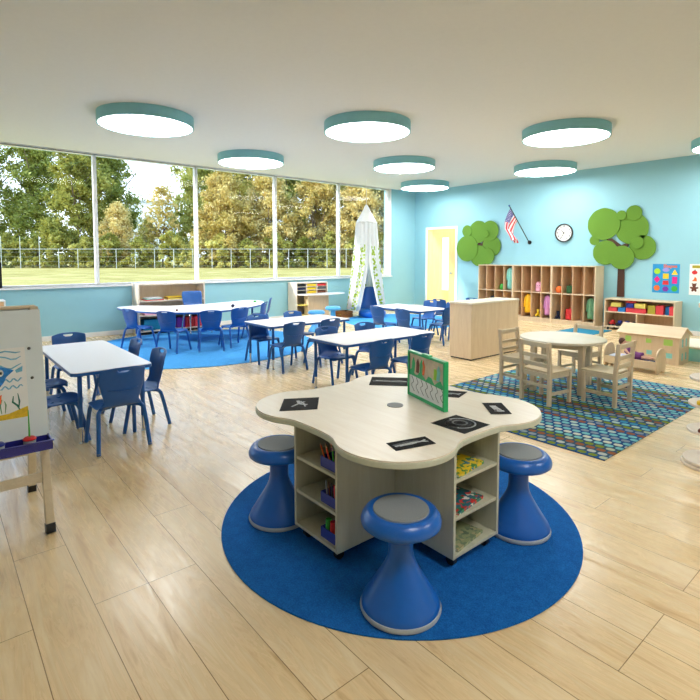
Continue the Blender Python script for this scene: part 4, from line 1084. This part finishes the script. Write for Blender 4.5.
b = B(); box(b, -.025, .025, -.02, .02, 0, .022); small('toy_piece', 'small brown toy piece on a lower disc of the play tower', 'toy', b, 'brown', loc=(8.945, -6.81, .2535), bevel=.006)
t = thing('drum_table', 'low round white table on a teal see-through drum at the right edge', 'table', (7.76, -2.26, 0))
b = B(); cyl(b, 0, 0, 0, .18, .44, n=72); shade(obj('drum', b, 'acrylic', t))
b = B(); cyl(b, 0, 0, .18, .205, .48, n=72); shade(obj('tabletop', b, 'whiteply', t, bevel=.006))

# ------------------------------------------------------------------ easel
EY = -10.375; W_E = .60
t = thing('painting_easel', 'wooden double-sided easel with grey board and child painting at left edge', 'easel', (6.68, EY - W_E / 2, 0))
ox, oy = 6.68, EY - W_E / 2; hw = W_E / 2
def slanted(bm, x0, z0, x1, z1, ya, yb, w):
    d = Vector((x1 - x0, 0, z1 - z0)).normalized(); n = Vector((-d.z, 0, d.x)) * w
    P = [(x0, z0), (x1, z1)]
    pts = [(x0 - n.x, z0 - n.z), (x1 - n.x, z1 - n.z), (x1 + n.x, z1 + n.z), (x0 + n.x, z0 + n.z)]
    prism(bm, pts, ya, yb, lambda x, y, z: (x, z, y))
FXB, FXT = .30, .012
for s in (1, -1):
    for q in (1, -1):
        b = B(); slanted(b, q * FXB, .045, q * FXT, 1.17, s * hw - .02, s * hw + .02, .024); obj('leg', b, 'mapleX' if 0 else 'beech', t, bevel=.003)
        b = B(); slanted(b, q * .3115, .0, q * FXB, .047, s * hw - .022, s * hw + .022, .027); obj('rubber_foot', b, 'black', t, bevel=.002)
b = B(); box(b, -.03, .03, -hw - .01, hw + .01, 1.165, 1.18); obj('top_bar', b, 'maple', t, bevel=.003)
for q in (1, -1):
    b = B(); slanted(b, q * .245, .255, q * .232, .305, -hw + .02, hw - .02, .011); obj('crossbar', b, 'beech', t, bevel=.002)
for s in (1, -1):
    b = B(); box(b, -.17, .17, s * (hw - .03) - .006, s * (hw - .03) + .006, .42, .45); obj('spreader', b, 'beech', t)
def bp(q, u, z, off):      # point on board face; u along width, z height
    k = (z - .045) / (1.17 - .045); x = FXB + (FXT - FXB) * k; return (q * (x + .028 + off), u, z)
for q in (1, -1):
    b = B(); hq = hw + .024; A = [bp(q, -hq, .455, 0), bp(q, hq, .455, 0), bp(q, hq, 1.16, 0), bp(q, -hq, 1.16, 0)]; D = [bp(q, -hq, .455, .008), bp(q, hq, .455, .008), bp(q, hq, 1.16, .008), bp(q, -hq, 1.16, .008)]
    A = [b.verts.new(p) for p in A]; D = [b.verts.new(p) for p in D]
    for i in range(4): b.faces.new((A[i], A[(i + 1) % 4], D[(i + 1) % 4], D[i]))
    b.faces.new(A); b.faces.new(D); obj('easel_board', b, 'drybrd', t)
for u, z in ((hw - .04, .955), (hw - .035, .80)):
    b = B(); ball(b, bp(1, u, z, .01), .008, n=8); obj('bolt', b, 'xgrey', t)
b = B()   # tray
x0, x1 = .225, .345
box(b, x0, x1, -hw - .01, hw + .02, .455, .462); box(b, x1 - .008, x1, -hw - .01, hw + .02, .462, .505); box(b, x0, x0 + .006, -hw - .01, hw + .02, .462, .5)
box(b, x0, x1, -hw - .01, -hw, .462, .505); box(b, x0, x1, hw + .012, hw + .02, .462, .505); box(b, x1 - .004, x1 + .012, -hw - .014, hw + .026, .5, .507)
obj('paint_tray', b, 'traypurple', t, bevel=.002)
# painting clipped to the board
t2 = thing('child_painting', 'child painting of a blue fish over yellow sand clipped to the easel', 'painting', (ox, oy, 0))
def on_board(name, pts, mat, o1, par):
    b = B(); A = [b.verts.new(bp(1, u, z, .0085)) for u, z in pts]; D = [b.verts.new(bp(1, u, z, .0085 + o1)) for u, z in pts]; n = len(pts)
    for i in range(n): b.faces.new((A[i], A[(i + 1) % n], D[(i + 1) % n], D[i]))
    b.faces.new(A[::-1]); b.faces.new(D); return obj(name, b, mat, par)
pu0, pu1, pz0, pz1 = -.17, .24, .605, .965
on_board('paper', [(pu0, pz0), (pu1, pz0), (pu1, pz1), (pu0, pz1)], 'paper', .0012, t2)
def strk(name, pts, w, mat, o=.0018):
    P2 = []
    pts = [Vector(p) for p in pts]; L1, L2 = [], []
    for i, p in enumerate(pts):
        d = (pts[min(i + 1, len(pts) - 1)] - pts[max(i - 1, 0)]).normalized(); n = Vector((-d.y, d.x)) * w * (1 if 0 < i < len(pts) - 1 else .4)
        L1.append(tuple(p + n)); L2.append(tuple(p - n))
    return on_board(name, L1 + L2[::-1], mat, o, t2)
sea = [(pu0, .62), (pu0, .605)] 
on_board('sand_band', [(pu0, .607), (pu1 - .002, .607), (pu1 - .004, .66), (.15, .635), (.08, .632), (.0, .625), (-.1, .63), (pu0, .635)], 'sand', .0018, t2)
import math as _m
for i, (z, a) in enumerate(((.945, .006), (.915, .01), (.87, .012), (.80, .008), (.765, .008))):
    u0 = -.1 if i < 3 else .12
    strk('wave_stroke', [(u0 + (pu1 - .02 - u0) * k / 14, z + a * _m.sin(k * 1.3 + i)) for k in range(15)], .0035, 'paintsea')
fishp = [(-.10, .80), (-.06, .86), (0, .885), (.06, .88), (.10, .865), (.135, .85), (.10, .82), (.085, .79), (.05, .75), (0, .71), (-.06, .70), (-.12, .72), (-.15, .75)]
fishp = [(u + .05, z) for u, z in fishp]
on_board('fish_body', fishp, 'paintblue', .0022, t2)
on_board('fish_back_fin', [(-.02, .76), (.12, .80), (.11, .75), (.03, .715)], 'paintnavy', .0026, t2)
on_board('fish_tail', [(.19, .85), (.225, .868), (.222, .84), (.195, .835)], 'paintsea', .0022, t2)
on_board('fish_fin', [(.08, .71), (.125, .735), (.12, .69), (.085, .68)], 'orange', .0028, t2)
on_board('fish_eye', [(.125 + .014 * _m.cos(k * PI / 6), .843 + .018 * _m.sin(k * PI / 6)) for k in range(12)], 'paper', .0030, t2)
on_board('fish_pupil', [(.127 + .006 * _m.cos(k * PI / 4), .842 + .008 * _m.sin(k * PI / 4)) for k in range(8)], 'black', .0034, t2)
strk('sea_weed', [(.20, .645), (.19, .67), (.17, .69), (.175, .72)], .0045, 'weed'); strk('sea_weed', [(.195, .65), (.20, .69), (.195, .73)], .004, 'weed')
strk('sea_weed', [(.12, .64), (.115, .68), (.125, .71)], .004, 'sagecoat'); strk('sea_weed', [(.135, .64), (.14, .68), (.135, .7)], .0035, 'sagecoat')
# paint cups with brushes in the tray
for u, m, m2, who in ((.09, 'deepblue', 'violet', 'violet-handled brush in the blue cup'), (.225, 'red', 'green', 'green-handled brush in the red cup')):
    y = oy + u; x = ox + .285
    q = thing('paint_cup', '%s paint cup sitting in the easel tray' % ('indigo' if m == 'deepblue' else 'red'), 'paint cup', (x, y, .4625), 0, 'paint cups in the easel tray')
    b = B(); lathe(b, [(0, 0), (.026, 0), (.029, .045), (0, .045)], 24); shade(obj('cup', b, 'greyring', q))
    b = B(); lathe(b, [(0, .0455), (.030, .0455), (.031, .052), (.022, .06), (0, .062)], 24); shade(obj('lid', b, m, q))
    b = B(); tube(b, [(0, 0, .0), (-.012, 0, .135)], lambda s: .005 - .003 * s, 8, 0); tag(obj('paintbrush', b, m2, loc=(x, y, .525)), who + ' on the easel tray', 'paintbrush', 'brushes in the easel tray')

# ------------------------------------------------------------------ window-side furniture
y0, y1 = -7.86, -6.56
t = thing('book_shelf', 'white-edged book shelf against the window wall behind the kidney table', 'shelf', (.2, (y0 + y1) / 2, 0)); hy = (y1 - y0) / 2
for s in (-1, 1):
    b = B(); box(b, -.18, .18, s * hy - (.03 if s > 0 else 0), s * hy + (.03 if s < 0 else 0), 0, .955); obj('side_panel', b, 'whiteply', t, bevel=.003)
b = B(); box(b, -.18, .18, -hy + .03, hy - .03, .925, .955); obj('top_panel', b, 'whiteply', t, bevel=.003)
b = B(); box(b, -.18, -.165, -hy + .03, hy - .03, .0, .925); obj('back_panel', b, 'maple', t)
for z in (.06, .35, .62):
    b = B(); box(b, -.165, .175, -hy + .03, hy - .03, z - .012, z + .012); obj('shelf', b, 'whiteply', t, bevel=.002)
b = B(); box(b, -.165, .15, -hy + .03, hy - .03, 0, .048); obj('plinth', b, 'black', t)
def rowbook(label, y, z, dy, dx, hz, mat, grp):
    b = B(); box(b, -dx / 2, dx / 2, -dy / 2, dy / 2, 0, hz); return tag(obj('book', b, mat, loc=(.24, y, z), bevel=.002), label, 'book', grp)
for i, (m, dy, hh) in enumerate((('red', .34, .018), ('tealcoat', .30, .016), ('paper', .27, .02))):
    rowbook(['thin red book at the bottom of the left pile', 'mint green book in the middle of the left pile', 'white book topping the left pile'][i] + ' on the upper shelf', -7.55, .6325 + [0, .0185, .035][i], dy, .24, hh, m, 'flat books on the upper shelf')
for i, (m, hh) in enumerate((('paleyellow', .02), ('brown', .015), ('yellow', .02))):
    rowbook(['pale yellow book at the bottom', 'brown book in the middle', 'yellow book on top'][i] + ' of the right pile on the upper shelf', -7.15, .6325 + [0, .0205, .036][i], .28, .22, hh, m, 'flat books on the upper shelf')
rowbook('pink book lying on the middle shelf at left', -7.62, .3625, .22, .22, .03, 'pink', 'flat books on the middle shelf'); rowbook('beige book lying right of the pink one on the middle shelf', -7.35, .3625, .2, .22, .035, 'paleyellow', 'flat books on the middle shelf')
def bin_(label, y, m, dy=.2):
    t = thing('storage_bin', label, 'bin', (.23, y, .0725), 0, 'bins on the bottom of the book shelf')
    b = B(); th = .006; hh = .19
    box(b, -.12, .12, -dy / 2, dy / 2, 0, th); box(b, -.12, -.12 + th, -dy / 2, dy / 2, th, hh); box(b, .12 - th, .12, -dy / 2, dy / 2, th, hh); box(b, -.12 + th, .12 - th, -dy / 2, -dy / 2 + th, th, hh); box(b, -.12 + th, .12 - th, dy / 2 - th, dy / 2, th, hh)
    obj('bin_body', b, m, t, bevel=.003)
    b = B(); box(b, .119, .127, -dy / 2 - .004, dy / 2 + .004, hh - .012, hh + .003); obj('rim', b, m, t)
bin_('dark teal bin at the left end of the bottom shelf', -7.60, 'tealmat', .3); bin_('yellow green bin beside the teal one', -7.31, 'olive', .14); bin_('purple bin in the middle of the bottom shelf', -7.05, 'purple', .16)
bin_('red bin right of the purple bin', -6.87, 'red', .16); bin_('dark red bin at the right end of the bottom shelf', -6.69, 'softred', .16)

# cubby desk
t = thing('cubby_desk', 'cream writing desk with nine cubbies against the window wall', 'desk', (0, -3.885, 0))
for a0, a1, fx in ((-.475, -.45, .38), (.43, .455, .34)):
    b = B(); box(b, .02, fx, a0, a1, 0, .86); obj('side_panel', b, 'whiteply', t, bevel=.003)
b = B(); box(b, .02, .34, -.45, .43, .835, .86); obj('top_panel', b, 'whiteply', t, bevel=.003)
b = B(); box(b, .02, .035, -.45, .43, .0, .835); obj('back_panel', b, 'whiteply', t)
b = B(); prism(b, [(.036, -.449), (.40, -.449), (.62, -.36), (.74, .0), (.76, .45), (.66, .72), (.42, .74), (.345, .429), (.036, .429)], .575, .60); obj('desktop', b, 'laminate', t, bevel=.004)
b = B(); box(b, .40, .42, -.25, .42, 0, .575); obj('modesty_panel', b, 'maple', t)
b = B(); box(b, .385, .55, -.27, -.25, 0, .575); obj('leg_panel', b, 'maple', t)
for z in (.1, .34):
    b = B(); box(b, .04, .54, -.449, -.272, z, z + .018); obj('side_shelf', b, 'paleyellow', t)
for k in (1, 2):
    b = B(); box(b, .036, .335, -.45 + .88 * k / 3 - .008, -.45 + .88 * k / 3 + .008, .60, .835); obj('cubby_divider', b, 'whiteply', t)
for z in (.68, .758):
    b = B(); box(b, .036, .33, -.45, .43, z - .005, z + .005); obj('cubby_shelf', b, 'whiteply', t)
words = ['top', 'middle', 'bottom']; cw = ['left', 'centre', 'right']
for c_ in range(3):
    for r_ in range(3):
        yc = -3.885 - .45 + .88 * (c_ + .5) / 3; zc = [.7635, .6855, .6005][r_]
        m = [['black', 'navycloth', 'black'], ['yellow', None, 'yellow'], ['red', 'xgrey', 'brown']][c_][r_]
        if c_ == 1: m = ['yellow', 'yellow', 'yellow'][r_]
        b = B(); box(b, .07, .325, yc - .125, yc + .125, zc, zc + .05 + .004 * ((r_ + c_) % 2)); small('paper_tray', '%s tray in the %s %s cubby of the desk' % ({'navycloth': 'navy', 'xgrey': 'grey'}.get(m, m), words[r_], cw[c_]), 'tray', b, m, 'trays in the desk cubbies', bevel=.006)

# wooden crate on the floor
t = thing('toy_crate', 'brown wooden crate of toys on the floor beside the canopy', 'crate', (.58, -3.15, 0), .1)
b = B(); 
box(b, -.13, .13, -.2, .2, 0, .012)
for s in (-1, 1):
    for z in (.012, .085): box(b, s * .13 - .006, s * .13 + .006, -.2, .2, z, z + .065); box(b, -.124, .124, s * .2 - .006, s * .2 + .006, z, z + .065)
obj('crate_body', b, 'crate', t, bevel=.003)
for i, m in enumerate(('green', 'brown', 'xgrey')):
    b = B(); ball(b, (0, 0, 0), .045); small('toy_ball', '%s toy ball poking out of the brown crate' % {'xgrey': 'grey'}.get(m, m), 'toy', b, m, 'toys in the crate', smooth=True, loc=(.58, -3.26 + .11 * i, .06))

# hanging canopy
TXc, TYc = .90, -2.685
t = thing('hanging_canopy', 'white hanging canopy with green leaf print in front of the last window', 'canopy', (TXc, TYc, 0))
b = B(); tube(b, [(0, 0, 2.70), (0, 0, ZC - .001)], .004, 6, 0); obj('cord', b, 'whitepaint', t)
b = B(); lathe(b, [(0, 2.72), (.03, 2.68), (.11, 2.52), (.235, 2.30), (.25, 2.27)], 48); shade(obj('cone_top', b, 'whitepaint', t, solid=.004))
b = B(); uvl = b.loops.layers.uv.new('UVMap'); n = 120; rows = []
open0, = (math.atan2(CY - TYc, CX - TXc),)       # opening faces into the room, slightly right
open0 += .18
for k in range(15):
    s = k / 14; z = 2.285 - (2.285 - .20) * s
    gap = max(0, (s - .48)) / .52; half = .015 + .52 * gap ** .9; row = []
    for j in range(n + 1):
        u = j / n; a = open0 + half + (2 * PI - 2 * half) * u
        R_ = .245 + .19 * s ** 1.2 + (.012 + .03 * s) * math.sin(34 * u * PI * .94)
        row.append((b.verts.new((R_ * math.cos(a), R_ * math.sin(a), z)), (u, 1 - s)))
    rows.append(row)
for k in range(14):
    for j in range(n):
        q = (rows[k][j], rows[k][j + 1], rows[k + 1][j + 1], rows[k + 1][j]); f = b.faces.new([w[0] for w in q])
        for lp, w in zip(f.loops, q): lp[uvl].uv = w[1]
obj('drape', b, 'voile', t, smooth=True, solid=.003)
# blue bean chair in the canopy
t = thing('lounge_chair', 'tall blue cushioned lounge chair inside the white canopy', 'chair', (1.02, -2.60, .008), open0 - PI / 2)
b = B(); lathe(b, [(0, 0), (.28, 0), (.33, .05), (.33, .13), (.26, .19), (0, .2)], 40); o = obj('seat_cushion', b, 'stoolblue', t, smooth=True)
b = B(); rows = []
for k in range(10):
    s = k / 9; w = .30 - .17 * s ** 1.2; dd = .10 - .045 * s; n = 20; z = .1 + .62 * s
    rows.append([b.verts.new((w * math.cos(2 * PI * j / n), -.19 - .07 * s + dd * math.sin(2 * PI * j / n), z)) for j in range(n)])
for A, D in zip(rows[:-1], rows[1:]):
    for j in range(20): b.faces.new((A[j], A[(j + 1) % 20], D[(j + 1) % 20], D[j]))
b.faces.new(rows[0]); b.faces.new(rows[-1]); obj('backrest', b, 'stoolblue', t, smooth=True, sub=1)

# left edge: cabinet top and black box on the sill
t = thing('side_cabinet', 'corner of a reddish wooden cabinet with white edge behind the easel at left edge', 'cabinet', (.22, -10.485, 0))
b = B(); box(b, -.2, .2, -.60, .575, 0, .745); obj('cabinet_body', b, 'locker', t)
b = B(); box(b, -.2, .2, .575, .60, 0, .764); box(b, -.2, .2, -.62, .575, .746, .764); obj('edge_panel', b, 'whitepaint', t)
b = B(); box(b, -.06, .04, -.15, .15, 0, .42); t = tag(obj('speaker_box', b, 'black', bevel=.008, loc=(-.0, -10.035, WZ0 + .0005)), 'black box standing on the window sill at the left edge', 'box')

# ------------------------------------------------------------------ outdoors
b = B(); v = [b.verts.new(p) for p in ((-260, -220, 0), (-.3, -220, 0), (-.3, 120, 0), (-260, 120, 0))]; b.faces.new(v)
g = obj('meadow', b, 'grass', loc=(0, 0, -.02)); tag(g, 'dry yellow green meadow outside the windows', 'grass', kind='structure')
def far(s, d, z=0): return (CX + FX * d + RX * s, CY + FY * d + RY * s, z)
t = thing('boundary_fence', 'long wire fence with pale posts along the trees outside', 'fence', far(0, 66, -.02), yaw)
k = 0; s = -68.0
while s < 24:
    b = B(); hh = 2.55 if not (-46 < s < -38) else 4.2
    cyl(b, s, 0, 0, hh, .038, n=8); o = obj('post', b, 'post', t); s += 2.5
b = B(); tube(b, [(-68, 0, 2.5), (24, 0, 2.5)], .026, 6, 0); obj('top_rail', b, 'post', t)
b = B()
for q in range(4): tube(b, [(-68, 0, .3 + .6 * q), (24, 0, .3 + .6 * q)], .006, 4, 0)
obj('fence_wire', b, 'post', t)

def foliage_mesh(seed, Hh, Wd, n, leaf, lo=.08, clumps=90):
    rnd = random.Random(seed); b = bmesh.new()
    cl = []
    for i in range(clumps):
        s = i / clumps; z = Hh * (lo + (1 - lo) * (s + rnd.uniform(-.04, .04)))
        env = Wd * (math.sin(PI * min(1, max(.06, (.22 + .78 * s)) )) ** .7 * .9 + .08)
        a = rnd.uniform(0, 2 * PI); r = env * rnd.uniform(.15, .85)
        cl.append((r * math.cos(a), r * math.sin(a), z, rnd.uniform(.05, .11) * Hh * .8))
    for i in range(n):
        c = cl[rnd.randrange(len(cl))]
        a = rnd.uniform(0, 2 * PI); u = rnd.uniform(-1, 1); rr = c[3] * min(1.9, abs(rnd.gauss(.25, .6)))
        p = Vector((c[0] + rr * math.sqrt(1 - u * u) * math.cos(a), c[1] + rr * math.sqrt(1 - u * u) * math.sin(a), max(.15, c[2] + rr * u * .8)))
        e = Vector((rnd.gauss(0, 1), rnd.gauss(0, 1), rnd.gauss(0, 1))).normalized(); f = e.cross(Vector((rnd.gauss(0, 1), rnd.gauss(0, 1), rnd.gauss(0, 1)))).normalized()
        L1 = leaf * rnd.uniform(.7, 1.5)
        vs = [b.verts.new(p + q) for q in (e * L1, f * L1 * .55, -e * L1, -f * L1 * .55)]
        b.faces.new(vs)
    me = bpy.data.meshes.new('foliage'); b.to_mesh(me); b.free(); return me
def trunk_mesh(seed, Hh, r):
    rnd = random.Random(seed); b = bmesh.new()
    tube(b, [(0, 0, -.3), (rnd.uniform(-.4, .4), rnd.uniform(-.4, .4), Hh * .4), (rnd.uniform(-.8, .8), rnd.uniform(-.8, .8), Hh * .7)], lambda q: r * (1 - .8 * q), 8, 2)
    for k in range(5):
        z = Hh * rnd.uniform(.25, .6); a = rnd.uniform(0, 2 * PI); l = Hh * rnd.uniform(.15, .25)
        tube(b, [(0, 0, z), (l * math.cos(a) * .6, l * math.sin(a) * .6, z + l * .7), (l * math.cos(a), l * math.sin(a), z + l * 1.3)], lambda q: r * .45 * (1 - .8 * q), 6, 1)
    me = bpy.data.meshes.new('trunk'); b.to_mesh(me); b.free(); me.materials.append(M['bark']); return me
kinds = {}
for nm, seed, Hh, Wd, n, leaf, lo, mt in (('tall', 3, 21, 5.0, 34000, .19, .05, 'leafgreen'), ('wide', 5, 17, 5.6, 34000, .19, .02, 'leafolive'), ('gold', 8, 13.5, 5.0, 32000, .175, .01, 'leafgold'), ('shrub', 11, 5.0, 3.6, 12000, .16, .0, 'leafolive'), ('thin', 13, 11.5, 3.4, 1500, .22, .35, 'leafgold')):
    me = foliage_mesh(seed, Hh, Wd, n, leaf, lo, 150 if nm != 'shrub' else 60); me.materials.append(M[mt]); kinds[nm] = (me, trunk_mesh(seed, Hh, .30 if nm != 'thin' else .16), Hh, mt)
tr = [  # kind, px column in the photo, depth, scale
 ('tall', -70, 78, 1.0, 'tall green tree beyond the fence, outside the left edge'), ('tall', -10, 80, 1.08, 'tall dense green tree at the far left of the window view'), ('tall', 38, 82, 1.1, 'tall green tree in the left window, second from the left edge'),
 ('wide', 78, 75, 1.1, 'broad olive tree just left of the second mullion'), ('tall', 112, 84, 1.05, 'tall green tree at the left of the gap of sky'), ('gold', 118, 72, .66, 'low golden tree below the gap of sky, at its left'),
 ('thin', 163, 74, 1.0, 'thin bare-branched golden tree standing in the gap of sky'), ('wide', 150, 74, .42, 'low olive tree under the gap of sky'), ('tall', 197, 82, 1.05, 'tall green tree right behind the third mullion'),
 ('gold', 226, 72, 1.0, 'broad golden tree in the middle window, at its left'), ('wide', 246, 80, 1.15, 'olive tree rising behind the golden trees in the middle window'), ('gold', 268, 73, 1.02, 'golden tree in the middle window, beside the mullion at its right'),
 ('tall', 290, 82, 1.0, 'tall green tree just right of the fourth mullion'), ('gold', 316, 74, 1.08, 'golden tree in the narrow window, left of the canopy'), ('wide', 338, 80, 1.15, 'olive tree behind the fifth mullion'),
 ('gold', 362, 72, 1.0, 'golden tree seen behind the white canopy'), ('wide', 385, 78, 1.15, 'olive tree right of the canopy at the window end'), ('gold', 400, 72, .95, 'golden tree hidden mostly by the far corner'), ('wide', 445, 78, 1.1, 'olive tree beyond the far corner'),
]
for i, (kd, px, dp, sc, lb) in enumerate(tr):
    me, tm, Hh, mt = kinds[kd]; x, y, _ = far((px - 350) / 505 * dp, dp)
    t = thing('tree', lb, 'tree', (x, y, -.02), i * 2.1, 'trees beyond the fence'); t.scale = (sc, sc, sc)
    o = bpy.data.objects.new('foliage', me); C.objects.link(o); o.parent = t
    o = bpy.data.objects.new('trunk', tm); C.objects.link(o); o.parent = t
shr = [(-60, .9), (-25, 1.0), (8, .9), (32, .75), (58, .95), (86, .8), (112, .9), (140, .8), (170, .95), (196, .8), (222, .9), (248, .75), (276, .9), (303, .8), (330, .95), (356, .8), (380, .9), (408, 1.0)]
pos_words = ['outside the left edge', 'cut by the left edge', 'at the very left of the first pane', 'in the first pane, left of its middle', 'in the first pane, right of its middle', 'just left of the second mullion', 'just right of the second mullion', 'under the gap of sky', 'below the thin tree', 'behind the third mullion', 'in the middle window at its left', 'in the centre of the middle window', 'beside the fourth mullion', 'in the narrow window at its left', 'behind the fifth mullion', 'left behind the canopy', 'right behind the canopy', 'beyond the window end']
for i, (px, sc) in enumerate(shr):
    me, tm, Hh, mt = kinds['shrub']; dp = 69.5; x, y, _ = far((px - 350) / 505 * dp, dp)
    t = thing('shrub', 'leafy olive shrub along the fence, ' + pos_words[i], 'shrub', (x, y, -.02), i * 1.3, 'shrubs along the fence'); t.scale = (sc, sc, sc)
    o = bpy.data.objects.new('foliage', me); C.objects.link(o); o.parent = t
# pale building seen through the gap in the trees
x, y, _ = far((146 - 350) / 505 * 170, 170)
t = thing('distant_building', 'pale flat-roofed building far away in the gap between trees', 'building', (x, y, 0), yaw)
b = B(); box(b, -9, 7, 0, 10, 0, 19.5); obj('walls', b, 'blind', t); b = B(); box(b, -9.3, 7.3, -.3, 10.3, 19.5, 20.3); obj('roof', b, 'greyring', t)

# ------------------------------------------------------------------ light
w = bpy.data.worlds.new('sky_world'); scn.world = w; w.use_nodes = True; nt = w.node_tree; nt.nodes.clear()
out = nt.nodes.new('ShaderNodeOutputWorld'); bg = nt.nodes.new('ShaderNodeBackground')
tc = nt.nodes.new('ShaderNodeTexCoord'); sp = nt.nodes.new('ShaderNodeSeparateXYZ'); rp = nt.nodes.new('ShaderNodeValToRGB')
nt.links.new(tc.outputs['Generated'], sp.inputs[0]); nt.links.new(sp.outputs[2], rp.inputs[0])
e = rp.color_ramp.elements; e[0].position = 0.0; e[0].color = (.86, .93, 1.0, 1); e[1].position = .6; e[1].color = (.30, .55, 1.0, 1)
nt.links.new(rp.outputs[0], bg.inputs[0]); bg.inputs[1].default_value = 2.6; nt.links.new(bg.outputs[0], out.inputs[0])
sd = bpy.data.lights.new('sun', 'SUN'); so = bpy.data.objects.new('sun', sd); C.objects.link(so)
so.rotation_euler = Vector((.46, 1.0, -.62)).to_track_quat('-Z', 'Y').to_euler(); sd.energy = 4.8; sd.angle = math.radians(4); sd.color = (1, .95, .86)
# daylight through the window: portals only guide sampling of the sky
pl = bpy.data.lights.new('window_portal', 'AREA'); po = bpy.data.objects.new('window_portal', pl); C.objects.link(po)
pl.shape = 'RECTANGLE'; pl.size = 13.2; pl.size_y = 2.4; pl.cycles.is_portal = True
po.location = (-.26, -7.6, 2.1); po.rotation_euler = Vector((1, 0, 0)).to_track_quat('-Z', 'Y').to_euler()
po.rotation_euler = (PI / 2, 0, -PI / 2)
vs = scn.view_settings; vs.view_transform = 'Standard'; vs.look = 'None'; vs.exposure = 0.18; vs.gamma = 1.0; vs.use_curve_mapping = False
